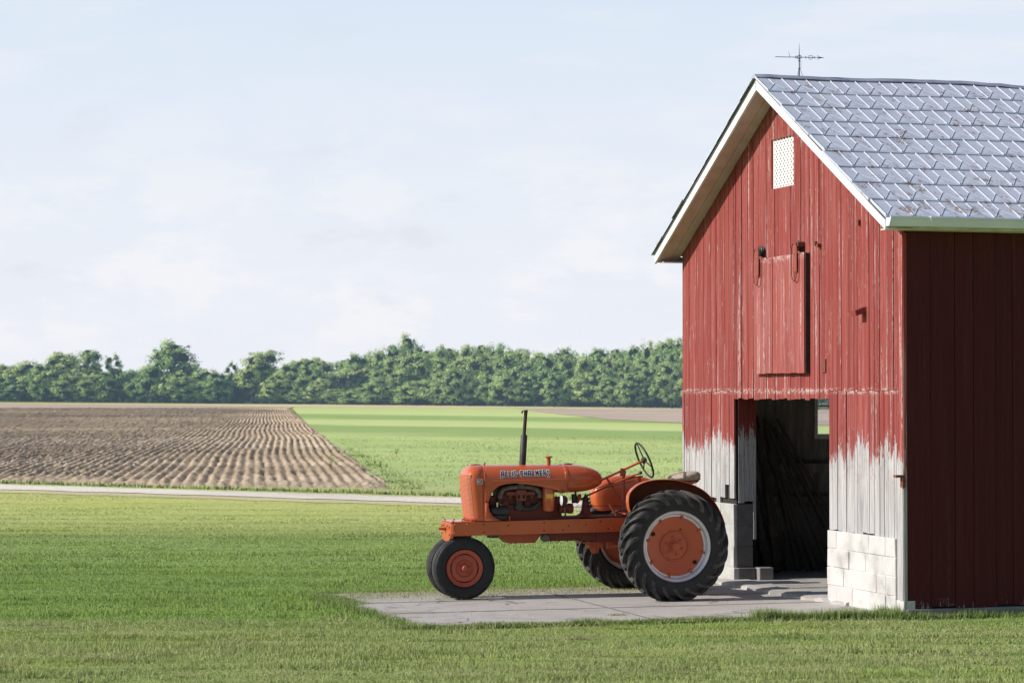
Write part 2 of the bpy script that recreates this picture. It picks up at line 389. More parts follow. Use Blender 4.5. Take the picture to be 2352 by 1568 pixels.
# ------------------------------------------------------------------ ground
def sheet(name, poly, z, mat):
    mb = MB(); mb.add([(x, y, z) for x, y in poly], [tuple(range(len(poly)))])
    o = mb.build(name, mat, fix=False); tag(o, kind='structure'); return o
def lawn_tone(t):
    """mown lawn: colour by distance, darker across the middle, all in world metres"""
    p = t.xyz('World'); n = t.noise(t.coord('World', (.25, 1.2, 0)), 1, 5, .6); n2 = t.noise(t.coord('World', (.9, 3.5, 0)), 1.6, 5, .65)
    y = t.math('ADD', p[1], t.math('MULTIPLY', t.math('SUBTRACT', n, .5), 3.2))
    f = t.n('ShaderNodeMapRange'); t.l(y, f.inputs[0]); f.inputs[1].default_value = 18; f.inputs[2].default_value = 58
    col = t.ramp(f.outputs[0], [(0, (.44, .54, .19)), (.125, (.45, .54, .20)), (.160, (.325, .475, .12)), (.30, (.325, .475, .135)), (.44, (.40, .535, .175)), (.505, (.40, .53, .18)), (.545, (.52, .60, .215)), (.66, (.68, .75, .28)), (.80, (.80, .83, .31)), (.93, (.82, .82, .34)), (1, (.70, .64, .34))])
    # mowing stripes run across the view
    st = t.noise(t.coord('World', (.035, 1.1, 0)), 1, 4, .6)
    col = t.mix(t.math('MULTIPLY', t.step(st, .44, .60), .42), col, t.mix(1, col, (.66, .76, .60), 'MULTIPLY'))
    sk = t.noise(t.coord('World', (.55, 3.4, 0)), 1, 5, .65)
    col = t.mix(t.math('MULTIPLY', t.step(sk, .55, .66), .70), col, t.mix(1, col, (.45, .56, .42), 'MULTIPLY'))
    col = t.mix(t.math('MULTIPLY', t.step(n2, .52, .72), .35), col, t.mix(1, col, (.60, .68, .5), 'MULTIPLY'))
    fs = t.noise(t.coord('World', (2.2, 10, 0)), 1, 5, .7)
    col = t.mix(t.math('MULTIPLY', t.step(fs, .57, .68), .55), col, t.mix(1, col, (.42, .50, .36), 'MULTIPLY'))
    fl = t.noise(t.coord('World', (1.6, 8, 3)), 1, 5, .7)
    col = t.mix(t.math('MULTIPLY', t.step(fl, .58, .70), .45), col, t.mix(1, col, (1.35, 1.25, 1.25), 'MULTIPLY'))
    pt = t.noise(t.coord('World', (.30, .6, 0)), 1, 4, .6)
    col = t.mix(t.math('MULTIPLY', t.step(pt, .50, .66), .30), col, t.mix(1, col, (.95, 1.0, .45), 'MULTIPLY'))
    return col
def lawn_ground():
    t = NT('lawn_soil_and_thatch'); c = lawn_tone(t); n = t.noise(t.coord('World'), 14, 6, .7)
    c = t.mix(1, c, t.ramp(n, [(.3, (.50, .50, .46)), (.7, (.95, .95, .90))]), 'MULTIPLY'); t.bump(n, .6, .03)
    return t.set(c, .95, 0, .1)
def blade_mat(name, mode):
    t = NT(name); rn = t.attr('rnd')
    if mode == 'lawn':
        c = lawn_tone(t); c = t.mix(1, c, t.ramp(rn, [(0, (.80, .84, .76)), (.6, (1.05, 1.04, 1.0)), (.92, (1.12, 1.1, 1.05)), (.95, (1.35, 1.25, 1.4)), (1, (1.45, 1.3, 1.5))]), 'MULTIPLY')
    elif mode == 'crop': c = t.ramp(rn, [(0, (.36, .49, .165)), (.6, (.50, .62, .225)), (1, (.60, .68, .28))])
    elif mode == 'dry': c = t.ramp(rn, [(0, (.30, .34, .13)), (.5, (.44, .46, .20)), (1, (.60, .58, .32))])
    else: c = t.ramp(rn, [(0, (.20, .31, .08)), (.6, (.28, .40, .11)), (1, (.40, .48, .17))])
    g = t.n('ShaderNodeNewGeometry'); vm = t.n('ShaderNodeVectorMath', operation='SCALE'); t.l(g.outputs['Normal'], vm.inputs[0]); vm.inputs['Scale'].default_value = .45
    va = t.n('ShaderNodeVectorMath', operation='ADD'); t.l(vm.outputs[0], va.inputs[0]); va.inputs[1].default_value = (0, 0, 1)
    vn_ = t.n('ShaderNodeVectorMath', operation='NORMALIZE'); t.l(va.outputs[0], vn_.inputs[0]); t.l(vn_.outputs[0], t.b.inputs['Normal'])
    t.set(c, .6, 0, .15)
    tr = t.n('ShaderNodeBsdfTranslucent'); t.l(c, tr.inputs[0]); mx = t.n('ShaderNodeMixShader'); mx.inputs[0].default_value = .18
    t.l(t.b.outputs[0], mx.inputs[1]); t.l(tr.outputs[0], mx.inputs[2]); t.l(mx.outputs[0], t.out.inputs[0])
    return t.m
def soil_mat(name, a, b, c, furrow=False):
    t = NT(name); v = t.coord('World'); n = t.noise(v, .35, 5, .6); n2 = t.noise(v, 7, 7, .75); n3 = t.noise(t.coord('World', (.02, .06, 0)), 1, 4, .5)
    col = t.ramp(n2, [(.28, a), (.5, b), (.72, c)])
    col = t.mix(t.math('MULTIPLY', t.step(n, .42, .66), .4), col, tuple(x * .72 for x in b))
    col = t.mix(t.math('MULTIPLY', t.step(n3, .42, .60), .45), col, tuple(x * 1.25 for x in c))
    st = t.noise(v, 2.2, 2, .5)
    col = t.mix(t.step(t.noise(v, 3.2, 3, .6), .72, .75), col, (.62, .56, .48))
    if furrow:
        pw = t.xyz('World'); dl = t.step(t.math('ADD', pw[0], t.math('MULTIPLY', pw[1], .16)), 1.0, -9.0); col = t.mix(t.math('MULTIPLY', dl, .28), col, t.mix(1, col, (.52, .50, .50), 'MULTIPLY'))
        hh = t.attr('h'); col = t.mix(t.math('MULTIPLY', t.step(hh, .35, .0), .45), col, tuple(x * .5 for x in a))
    t.bump(n2, .9, .05)
    return t.set(col, .95, 0, .1)
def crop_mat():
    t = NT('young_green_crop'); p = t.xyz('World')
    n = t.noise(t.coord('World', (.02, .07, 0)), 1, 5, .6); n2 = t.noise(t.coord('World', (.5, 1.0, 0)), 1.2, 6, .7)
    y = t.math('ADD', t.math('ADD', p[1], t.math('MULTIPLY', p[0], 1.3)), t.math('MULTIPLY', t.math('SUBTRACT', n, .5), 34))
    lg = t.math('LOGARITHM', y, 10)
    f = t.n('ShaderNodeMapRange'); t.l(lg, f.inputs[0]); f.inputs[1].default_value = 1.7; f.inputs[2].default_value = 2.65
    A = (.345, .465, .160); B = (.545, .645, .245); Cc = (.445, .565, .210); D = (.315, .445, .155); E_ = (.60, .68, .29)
    col = t.ramp(f.outputs[0], [(0, (.52, .55, .24)), (.06, (.42, .50, .20)), (.15, Cc), (.24, B), (.32, Cc), (.40, B), (.46, A), (.535, D), (.555, E_), (.63, B), (.66, D), (.72, A), (.75, E_), (.86, B), (1, (.60, .62, .33))])  # dark bands: tree shadows painted into the crop colour by distance
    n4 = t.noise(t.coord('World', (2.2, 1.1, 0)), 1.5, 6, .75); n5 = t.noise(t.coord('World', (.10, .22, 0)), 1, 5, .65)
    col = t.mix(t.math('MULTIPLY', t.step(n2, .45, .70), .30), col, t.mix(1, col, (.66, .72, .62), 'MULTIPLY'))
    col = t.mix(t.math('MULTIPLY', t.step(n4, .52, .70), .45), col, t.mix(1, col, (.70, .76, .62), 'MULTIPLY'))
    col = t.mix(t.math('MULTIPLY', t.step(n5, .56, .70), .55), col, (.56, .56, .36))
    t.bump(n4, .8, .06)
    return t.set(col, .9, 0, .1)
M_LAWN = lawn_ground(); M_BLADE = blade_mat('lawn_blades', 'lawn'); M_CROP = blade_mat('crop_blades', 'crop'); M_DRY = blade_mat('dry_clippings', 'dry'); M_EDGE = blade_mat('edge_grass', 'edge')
M_PLOUGH = soil_mat('ploughed_soil', (.30, .222, .148), (.45, .345, .238), (.59, .47, .34), True)
M_FARSOIL = soil_mat('pale_far_soil', (.42, .335, .27), (.50, .40, .325), (.55, .45, .37))
M_STRAW = soil_mat('straw_margin', (.50, .45, .25), (.60, .54, .31), (.68, .62, .38))
M_GRAVEL = soil_mat('pale_gravel', (.68, .62, .53), (.78, .72, .63), (.85, .79, .70))
M_VERGE = soil_mat('rough_verge', (.30, .36, .12), (.42, .47, .17), (.52, .54, .24))
M_BASE = soil_mat('base_ground', (.13, .19, .05), (.20, .26, .08), (.26, .32, .10))

sheet('ground', [(-4000, -300), (4000, -300), (4000, 6000), (-4000, 6000)], -.12, M_BASE)
def zroad(x): return 58.6 - (x + 12.4) * .664            # centre line of the gravel track
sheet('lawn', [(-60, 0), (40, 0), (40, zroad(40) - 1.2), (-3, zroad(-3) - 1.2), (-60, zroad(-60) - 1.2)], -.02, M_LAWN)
mb = MB(); xs = np.linspace(-60, 45, 211); pts = []
for x in xs: pts.append((x, zroad(x)))
for nm, o0, o1, z, m in (('verge', -1.0, 6.2, -.045, M_VERGE), ('dry_verge', -2.7, 1.9, -.012, M_STRAW), ('gravel_road', -1.25, 1.05, .0, M_GRAVEL)):
    mb = MB(); V = []
    for x, y in pts:
        V += [(x, y + o0 + random.uniform(-.18, .18), z), (x, y + o1 + random.uniform(-.16, .16), z)]
    mb.add(V, [(2*i, 2*i+2, 2*i+3, 2*i+1) for i in range(len(pts) - 1)]); tag(mb.build(nm, m, fix=False), kind='structure')

# crop field to the right of the ploughed land, pale bare strip beyond it
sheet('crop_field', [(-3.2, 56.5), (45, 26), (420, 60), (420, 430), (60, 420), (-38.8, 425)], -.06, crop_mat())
sheet('far_soil', [(1, 378), (3.6, 310), (8.8, 218), (13.5, 191), (60, 120), (400, 120), (400, 390), (60, 388)], -.035, M_FARSOIL)
sheet('soil_headland', [(-36, 385), (-38, 425), (-62, 480), (-150, 640), (-320, 800), (-320, 385)], -.06, M_FARSOIL)
sheet('field_margin', [(-320, 700), (-320, 860), (-60, 560), (120, 360), (420, 380), (420, 330), (90, 352), (20, 372), (-40, 425), (-62, 480), (-150, 640)], -.04, M_STRAW)

# ploughed land: real furrows
def plough():
    P0 = np.array([-3.0, 57.4]); a = np.array([-.1001, .995]); b = np.array([-.995, -.1001])
    q = np.concatenate([np.arange(-.40, 46, .058), np.arange(46, 78, .12), np.arange(78, 190, .8)])
    s = [0.0]; st = .14
    while s[-1] < 600: s.append(s[-1] + st); st = min(st * 1.016, 7)
    s = np.array(s); Q, S = np.meshgrid(q, s)
    Pp = S + .50 * np.maximum(Q, 0) * np.exp(-S / 400) - .15
    X = P0[0] + a[0] * Pp + b[0] * Q; Y = P0[1] + a[1] * Pp + b[1] * Q
    def vn(x, y, seed):
        r = np.random.default_rng(seed); G = r.random((256, 256)); xi = np.floor(x).astype(int); yi = np.floor(y).astype(int); fx = x - xi; fy = y - yi
        fx = fx*fx*(3-2*fx); fy = fy*fy*(3-2*fy); g = lambda i, j: G[i % 256, j % 256]
        return (g(xi, yi)*(1-fx)+g(xi+1, yi)*fx)*(1-fy)+(g(xi, yi+1)*(1-fx)+g(xi+1, yi+1)*fx)*fy - .5
    lat = .30 * vn(Pp * .03, Q * .015, 1) + .07 * vn(Pp * .11, Q * .03, 2) + .06 * vn(Pp * .5, Q * 1.1, 3)
    ph = (Q + lat) / .30
    wave = np.cos(2 * PI * ph); amp = .029 * (.65 + 1.2 * (vn(Pp * .35, np.floor(ph) * 7.3, 4) + .5)) * (.5 + (vn(Pp * .02, Q * .06, 12) + .5))
    head = np.clip((S - 1.0 - 3.0 * np.clip((Q - 4) / 7, 0, 1) - 3.2 * vn(Q * .5, S * 0, 9)) / 3.0, .12, 1)          # headland is worked across, less regular
    Z = wave * amp * head + .045 * vn(X * 2.2, Y * 1.2, 5) + .055 * vn(X * 6, Y * 3.4, 6) + .07 * vn(X * 13, Y * 5.5, 8) + (1 - head) * (.10 * vn(X * 1.6, Y * 1.1, 10) + .09 * vn(X * 3.4, Y * 2.2, 13))
    edge = np.clip((Q + .40 + .25 * vn(Pp * .5, Q * 0, 15)) / .5, 0, 1); fr_ = np.clip((S - .2) / 2.2, 0, 1); Zc = -.09 + (.09 + Z) * np.minimum(edge, fr_)
    keep = (X > -.27 * Y - 4) & (Y < 396 + 8 * vn(X * .03, Y * 0, 14))
    n0, n1 = Q.shape; idx = np.arange(n0 * n1).reshape(n0, n1)
    Fq = np.stack([idx[:-1, :-1], idx[:-1, 1:], idx[1:, 1:], idx[1:, :-1]], -1); kf = keep[:-1, :-1] | keep[1:, 1:]
    Fq = Fq[kf]
    used = np.unique(Fq); rem = np.full(n0 * n1, -1); rem[used] = np.arange(len(used))
    V = np.stack([X, Y, Zc], -1).reshape(-1, 3)[used]; h = (wave * .5 + .5).ravel()[used]
    o = mesh_np('ploughed_field', V, rem[Fq][:, ::-1], M_PLOUGH, {'h': ('POINT', h)}, smooth=True)
    tag(o, kind='structure')
plough()

# ------------------------------------------------------------------ barn
BX, BY = 3.96, 24.35; BRZ = math.atan2(.292, .956)
barn = empty('barn', (BX, BY, 0), BRZ)
tag(barn, 'weathered red board barn with grey metal roof and open doorway', 'barn')
W_, L_ = 6.19, 9.5; YA = W_ / 2 - .035; ZA, SL = 5.83, .547          # apex y, apex z of the roof top, slope
OH, EV = .33, .26                                            # overhang at gable and eave
rnd = random.Random(3)
def roof_top(y): return ZA - SL * abs(y - YA)
def wall_top(y): return roof_top(y) - .14
DY0, DY1, DZ = 1.796, 4.484, 2.18
WY0, WY1, WZ0, WZ1 = 2.72, 3.35, 4.57, 5.13
mb = MB(); bk = MB()
y = .0; edges = [0.0]
while edges[-1] < W_ - .06:
    edges.append(min(W_, edges[-1] + rnd.choice([.07, .09, .10, .12, .13, .16])))
for key in (DY0, DY1, WY0, WY1, .15):
    i = min(range(1, len(edges) - 1), key=lambda k: abs(edges[k] - key)); edges[i] = key
edges = sorted(set(edges))
for y0, y1 in zip(edges[:-1], edges[1:]):
    if y1 - y0 < .02: continue
    g = rnd.choice([.0022, .003, .004, .006]); ya, yb = y0 + g, y1 - g; ym = (y0 + y1) / 2
    t0, t1 = wall_top(ya), wall_top(yb)
    def plank(z0a, z0b, z1a, z1b):
        x = rnd.uniform(-.0035, .003); r = rnd.random()
        dx = rnd.uniform(-.002, .002)
        mb.hexa([(x-.022, ya, z0a), (x, ya, z0a), (x, yb, z0b), (x-.022+dx, yb, z0b), (x-.022, ya, z1a), (x, ya, z1a), (x, yb, z1b), (x-.022+dx, yb, z1b)], r)
    indoor = DY0 - .01 < ym < DY1 + .01
    joint = 2.27 + rnd.uniform(-.012, .012)
    top_piece = []
    zb = (DZ + rnd.uniform(-.010, .012)) if indoor else joint + .004
    if WY0 - .01 < ym < WY1 + .01: top_piece = [(zb, zb, WZ0, WZ0), (WZ1, WZ1, t0, t1)]
    else: top_piece = [(zb, zb, t0, t1)]
    for q in top_piece: plank(*q)
    if not indoor:
        if ym < DY0: z0 = (.02 if ym < .15 else .785 + rnd.uniform(-.02, .012) - (ym < .6) * .03)
        else: z0 = .96 + rnd.uniform(-.05, .06)
        if 4.62 < ym < 4.8: z0 = 1.16
        if 4.95 < ym < 5.1: z0 = .72
        plank(z0, z0 + rnd.uniform(-.012, .012), joint, joint)
gw = mb.build('gable_wall', M_BARN, barn)
# dark sheathing right behind the boards (so the joints read dark)
def back(y0, y1, z0, z1f):
    n = 14; ys = [y0 + (y1 - y0) * i / n for i in range(n + 1)]
    for a, b in zip(ys[:-1], ys[1:]):
        bk.hexa([(.012, a, z0), (.03, a, z0), (.03, b, z0), (.012, b, z0), (.012, a, z1f(a)), (.03, a, z1f(a)), (.03, b, z1f(b)), (.012, b, z1f(b))])
back(.16, DY0 - .01, .80, lambda y: 2.2); back(DY1 + .01, W_ - .01, .92, lambda y: 2.2)
back(.02, WY0, 2.21, wall_top); back(WY1, W_ - .02, 2.21, wall_top); back(WY0, WY1, 2.21, lambda y: WZ0); back(WY0, WY1, WZ1, wall_top)
bk.build('sheathing', M_DARKWOOD, barn)
# near long wall
mb = MB(); x = .012
while x < L_:
    wd = rnd.uniform(.19, .30); x1 = min(L_, x + wd); g = .003; o = rnd.uniform(-.004, .004)
    zb = .085 + rnd.uniform(-.012, .02)
    mb.box(x + g, x1 - g, -.002 + o, .022 + o, zb, 3.92, rnd.random()); x = x1
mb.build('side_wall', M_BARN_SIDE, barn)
mb = MB(); mb.box(.03, L_, .03, .045, .02, 3.9); mb.build('side_sheathing', M_DARKWOOD, barn)
mb = MB(); mb.box(.0, L_, -.035, .12, -.12, .075); mb.box(.03, L_, -.06, -.036, -.12, .02); mb.build('foundation_strip', M_BLOCKG, barn, bevel=.008)
# corner post: split white boards
mb = MB()
mb.box(-.030, -.0235, .005, .075, .0, 3.86, .3); mb.box(-.026, .010, -.012, -.005, .05, 3.86, .7)
mb.build('corner_board', wood_paint('corner_paint', (.34, .07, .055), (.30, .05, .045), (.5, .3, .28), 1.45, 1.6, 1, 0), barn)
# rear and far walls
mb = MB()
fx0, fx1, fz0, fz1 = 1.80, 2.50, 1.73, 2.42
x = 0.03
xsb = [.03]
while xsb[-1] < L_: xsb.append(min(L_, xsb[-1] + rnd.uniform(.16, .24)))
for k in (fx0, fx1):
    i = min(range(1, len(xsb) - 1), key=lambda q: abs(xsb[q] - k)); xsb[i] = k
for a, b in zip(xsb[:-1], xsb[1:]):
    m_ = (a + b) / 2
    for z0, z1 in (([(.82, fz0), (fz1, 3.92)]) if fx0 < m_ < fx1 else [(.82, 3.92)]):
        mb.box(a + .0015, b - .0015, W_ - .03, W_, z0, z1, rnd.random())
mb.build('far_wall', M_INWOOD, barn)
mb = MB(); mb.box(.03, L_, W_ - .20, W_ - .002, -.1, .82); mb.build('far_foundation', M_BLOCKG, barn)
mb = MB(); mb.box(L_ - .03, L_, 0, W_, -.1, 3.9)
mb.prism([(0, 3.9), (W_, 3.9), (W_/2, 3.9 + SL * W_/2)], lambda u, v: (L_ - .03, u, v - .08), lambda u, v: (L_, u, v - .08)); mb.build('rear_wall', M_INWOOD, barn)
for z0, z1 in ((.82, .95), (1.24, 1.36)): mb = MB(); mb.box(.04, L_ - .04, W_ - .14, W_ - .031, z0, z1); mb.build('wall_rail', M_INWOOD, barn)
for x in (.9, 2.75, 4.9, 7.0): mb = MB(); mb.box(x, x + .12, W_ - .138, W_ - .033, .955, 3.8); mb.build('wall_stud', M_INWOOD, barn)
wf = MB()
for a, b, c, d in ((fx0 - .04, fx1 + .04, fz0 - .06, fz0), (fx0 - .04, fx1 + .04, fz1, fz1 + .05), (fx0 - .04, fx0, fz0, fz1), (fx1, fx1 + .04, fz0, fz1)):
    wf.box(a, b, W_ - .05, W_ + .02, c, d)
wf.box(fx0, fx1, W_ - .025, W_, 2.075, 2.098)
wfr = wf.build('window', M_WHITE, barn); mb = MB(); mb.box(fx0, fx1, W_ - .014, W_ - .010, fz0, fz1); mb.build('pane', M_GLASS, wfr)
# floor inside, broken threshold lip
mb = MB(); mb.box(.12, L_ - .03, .13, W_ - .2, -.1, .045); mb.build('barn_floor', M_SLAB, barn)
mb = MB(); r2 = random.Random(5); prev = None; rings = []
for i in range(46):
    yy = 1.25 + (4.62 - 1.25) * i / 45
    fr = -.10 - .16 * (yy > 1.85) * min(1, (yy - 1.85) / .6) + r2.uniform(-.035, .03); hh = .045 + r2.uniform(-.012, .014)
    if r2.random() < .12: fr += .07; hh -= .02
    rings.append([(fr, yy, -.05), (fr + .015, yy, hh * .75), (fr + .06, yy, hh), (.125, yy, .052 + r2.uniform(-.004, .004)), (.125, yy, -.05)])
mb.rings(rings); mb.build('threshold', M_SLAB, barn, smooth=40)
# whitewashed block foundation right of the door, irregular coursing
def blocks(mbx, y0, y1, z0, z1, x0, x1, rows, seed, jit=.006):
    r = random.Random(seed); z = z0; hs = [(z1 - z0) / rows] * rows
    for i in range(rows):
        h = hs[i]; yy = y0; first = True
        while yy < y1 - .02:
            wdt = r.choice([.40, .40, .30, .22]) if not (first and i % 2) else .22
            first = False; ye = min(y1, yy + wdt)
            if y1 - ye < .09: ye = y1
            j = lambda s=jit: r.uniform(-s, s); g = .003; f = x0 + j(.006)
            mbx.hexa([(f + j(.004), yy + g, z + g), (x1, yy + g, z + g), (x1, ye - g, z + g + j(.003)), (f + j(.004), ye - g, z + g + j(.003)), (f + j(.004), yy + g, z + h - g), (x1, yy + g, z + h - g), (x1, ye - g, z + h - g), (f + j(.004), ye - g, z + h - g)], r.random())
            yy = ye
        z += h
mb = MB(); blocks(mb, .15, DY0 + .004, .0, .78, -.045, .14, 4, 11); mb.box(-.038, .13, .152, DY0 - .004, -.05, .778, .1); mb.box(-.031, .1, -.01, .155, -.08, .16, .3)
mb.build('block_wall', M_BLOCKW, barn, bevel=.007)
mb = MB(); blocks(mb, DY1 + .004, W_, .19, .94, -.03, .22, 3, 21); mb.box(-.05, .23, DY1 - .05, W_, -.05, .185, .3); mb.box(-.026, .2, DY1 + .012, W_ - .02, .0, .93, .2)
def pier_mat():
    t = NT('two_tone_block'); p = t.xyz('Object'); v = t.coord('Object'); n = t.noise(v, 3, 6, .65); n2 = t.noise(v, 55, 5, .7)
    f = t.step(t.math('ADD', p[0], t.math('MULTIPLY', t.math('SUBTRACT', n, .5), .05)), .0, .025)
    col = t.mix(f, t.ramp(n, [(.35, (.52, .51, .50)), (.7, (.34, .33, .32))]), t.ramp(n, [(.35, (.19, .185, .18)), (.7, (.12, .118, .115))]))  # light on the front face, darker grey on the return
    t.bump(n2, .5, .006); return t.set(col, .9, 0, .2)
mb.build('block_pier', pier_mat(), barn, bevel=.008)
mb = MB(); mb.box(.24, .42, DY1 - .14, DY1 + .22, -.03, .19); mb.build('footing_block', M_BLOCKG, barn, bevel=.01)
# boarded return inside the left door jamb
mb = MB()
for i, (a, b, zl) in enumerate(((.035, .105, .95), (.108, .165, .97), (.168, .215, .97), (.218, .25, .52))):
    mb.box(a, b, DY1 - .004 - .004 * i, DY1 + .02, zl, 2.2, rnd.random())
mb.build('door_jamb', M_RETURN, barn)
mb = MB(); mb.box(.03, .10, DY0 - .07, DY0 - .012, .05, 2.2, .5); mb.box(.032, .16, DY0 + .0, DY1 - .03, 2.205, 2.34, .5); mb.build('door_header', M_DARKWOOD, barn)
# roof deck + shingles
def slope_pt(side, x, d, h=0):
    """side -1: near slope, +1: far slope; d metres down the slope from the ridge, h proud of it"""
    c = 1 / math.sqrt(1 + SL * SL); s_ = SL * c
    sag = -.035 * math.exp(-((x - 4.6) / 1.6) ** 2) * max(0, 1 - d / 3.8) - .012 * math.sin(x * 1.7 + 1) * max(0, 1 - d / 3)
    return Vector((x, YA + side * (d * c + h * s_), ZA - d * s_ + h * c + sag))
SLEN = (YA + EV) / (1 / math.sqrt(1 + SL * SL)) 
for side, nm in ((-1, 'roof'), (1, 'roof')):
    mb = MB(); nx = 40
    rings = []
    for i in range(nx + 1):
        x = -OH + (L_ + .3 + OH) * i / nx
        rings.append([slope_pt(side, x, 0, -.015), slope_pt(side, x, 1.2, -.015), slope_pt(side, x, 2.5, -.015), slope_pt(side, x, SLEN, -.015), slope_pt(side, x, SLEN, -.05), slope_pt(side, x, 0, -.05)])
    mb.rings(rings); rf = mb.build('roof_deck', M_SHINGLE_EDGE, barn)
    # metal shingles, each course lapping the one below
    tw, ex = .30, .418; NR = 9; sh = MB(); rb = sh; rr = random.Random(17 + side)
    x0, x1 = -OH - .02, (L_ + .3)
    for r_ in range(NR):
        d0 = .06 + r_ * ex; d1 = d0 + ex + .012; d1 = min(d1, SLEN + .03)
        k = -1
        xs_ = x0 - (tw / 2 if r_ % 2 else 0)
        n = int((x1 - xs_) / tw) + 1
        for k in range(n):
            a = max(x0, xs_ + k * tw); b = min(x1, xs_ + (k + 1) * tw)
            if a == x0: a += rr.uniform(-.03, .012) if side == -1 else rr.uniform(-.014, .006)
            if b - a < .03: continue
            j = rr.uniform(0, .004); jd = rr.uniform(-.008, .012) if a > x0 else rr.uniform(-.02, .03); v = rr.random()
            P = lambda u, d, h: slope_pt(side, u, d, h)
            da = d1 + jd
            sh.add([P(a, d0, .0), P(b, d0, .0), P(b, da, .011 + j), P(a, da, .011 + j + (rr.uniform(0, .006) if k == 0 else 0)), P(a, da, -.01), P(b, da, -.01), P(a, d0, -.014), P(b, d0, -.014)],
                   [(0, 1, 2, 3), (3, 2, 5, 4), (0, 3, 4, 6), (1, 7, 5, 2)], v)
            if side == -1 and k < 22 and b - a > tw * .9:
                hh = lambda d: .011 * (d - d0) / (d1 - d0) + j
                def rib(p, q, w_, h_):
                    A = P(p[0], p[1], hh(p[1]) + .001); B = P(q[0], q[1], hh(q[1]) + .001); up = (P(0, 1, 1) - P(0, 1, 0))
                    dr = (B - A).normalized(); la = dr.cross(up).normalized() * w_
                    rb.add([A - la, A + la, A + up * h_, B - la, B + la, B + up * h_], [(0, 3, 5, 2), (1, 2, 5, 4), (0, 2, 1), (3, 4, 5)], 2.0)
                bot = da - .012; mid = a + tw / 2
                rib((a, d0 + .01), (a, bot), .0055, .012)
                rib((a + .016, bot), (mid - .006, bot - .20), .0055, .007)
                rib((mid, bot - .19), (mid - .004, d0 + .055), .006, .009)
                rib((mid + .006, bot - .20), (b - .012, bot), .0028, .003)
                # embossed pyramid under the ribs
                sh.add([P(a + .012, bot, hh(bot)), P(b - .012, bot, hh(bot)), P(mid, bot - .2, hh(bot - .2) + .001), P(mid, bot - .06, hh(bot) + .005)], [(0, 1, 3), (1, 2, 3), (2, 0, 3)], v)
    sh.build('shingles', M_ROOF, rf, fix=False)
mb = MB(); rings = []
for i in range(60):
    x = -OH - .03 + (L_ + .3 + OH) * i / 59; j = rnd.uniform(-.006, .006)
    rings.append([slope_pt(1, x, .075, .016 + j), slope_pt(1, x, .012, .022 + j), slope_pt(-1, x, .012, .024 + j), slope_pt(-1, x, .075, .016 + j), slope_pt(-1, x, .075, .008 + j), slope_pt(1, x, .075, .006 + j)])
mb.rings(rings); mb.build('ridge_cap', M_RIDGE, barn, smooth=30)
# rake boards, soffits, gutter
for side in (-1, 1):
    mb = MB(); A = slope_pt(side, -OH, 0, -.052); B = slope_pt(side, -OH, SLEN, -.052); dz = Vector((0, 0, -.104)); ex_ = Vector((.028, 0, 0))
    ep = Vector((0, 0, 0))
    mb.hexa([A + dz, A + dz + ex_, B + dz * .95 + ex_, B + dz * .95, A, A + ex_, B + ex_, B])
    mb.build('rake_board', M_WHITE, barn, bevel=.003)
    mb = MB(); A2 = A + Vector((.03, 0, -.080)); B2 = B + Vector((.03, 0, -.078)); e2 = Vector((OH - .055, 0, 0)); th = Vector((0, 0, .012))
    m1 = Vector((.16, 0, 0)); m2 = Vector((.165, 0, 0))
    mb.hexa([A2, A2 + m1, B2 + m1, B2, A2 + th, A2 + th + m1, B2 + th + m1, B2 + th])
    mb.hexa([A2 + m2, A2 + e2, B2 + e2, B2 + m2, A2 + th + m2, A2 + th + e2, B2 + th + e2, B2 + th + m2])
    mb.build('soffit', M_SOFFIT, barn)
    # eave fascia and return
    mb = MB(); yE = B.y; s0 = -1 if side == -1 else 1
    ya, yb = (yE + .0, yE + .03) if side == -1 else (yE - .03, yE)
    mb.box(-OH + .03, L_ + .2, ya, yb, B.z - .082, B.z - .012)
    y2 = 0 if side == -1 else W_
    mb.box(-OH + .065, L_ + .2, min(yE, y2) + .031 * (side == -1), max(yE, y2) - .031 * (side == 1), B.z - .086, B.z - .076)
    mb.build('eave_board', M_SOFFIT if side == 1 else M_WHITE, barn)
mb = MB(); yE = slope_pt(-1, 0, SLEN).y; zE = slope_pt(-1, 0, SLEN, -.05).z
prof = [(0, -.012), (0, -.094), (-.070, -.096), (-.080, -.084), (-.083, -.070), (-.100, -.048), (-.108, -.018), (-.116, -.014), (-.116, -.002), (-.098, -.002), (-.098, -.014), (-.012, -.012)]
mb.rings([[(x, yE - .002 + a, zE + .03 + b) for a, b in prof] for x in (-OH - .005, 1.0, 3.0, L_ + .3)])
gt = mb.build('gutter', M_GUTTER, barn, smooth=50)
for x in (.10, 1.62, 3.2): mb = MB(); mb.box(x, x + .02, yE - .123, yE - .01, zE + .030, zE + .034); mb.box(x, x + .014, yE - .125, yE - .119, zE - .02, zE + .03); mb.build('gutter_hanger', M_GUTTER, gt)
# gable window: perforated white sheet
mb = MB(); mb.box(.0035, .011, WY0 - .02, WY1 + .02, WZ0 - .02, WZ1 + .02); gwn = mb.build('gable_window', M_PERF, barn)
mb = MB()
for i in range(18):
    for j in range(8):
        yy = WY0 + .035 + j * .078 + (.039 if i % 2 else 0); zz = WZ0 + .022 + i * .0310
        if yy < WY1 - .02: mb.lathe([(.0120, -.0005), (.0120, 0.0005)], (.0028, yy, zz), (1, 0, 0), 8)
mb.build('perforation', M_HOLE, gwn); gwn.children[0]['kind'] = 'stuff'
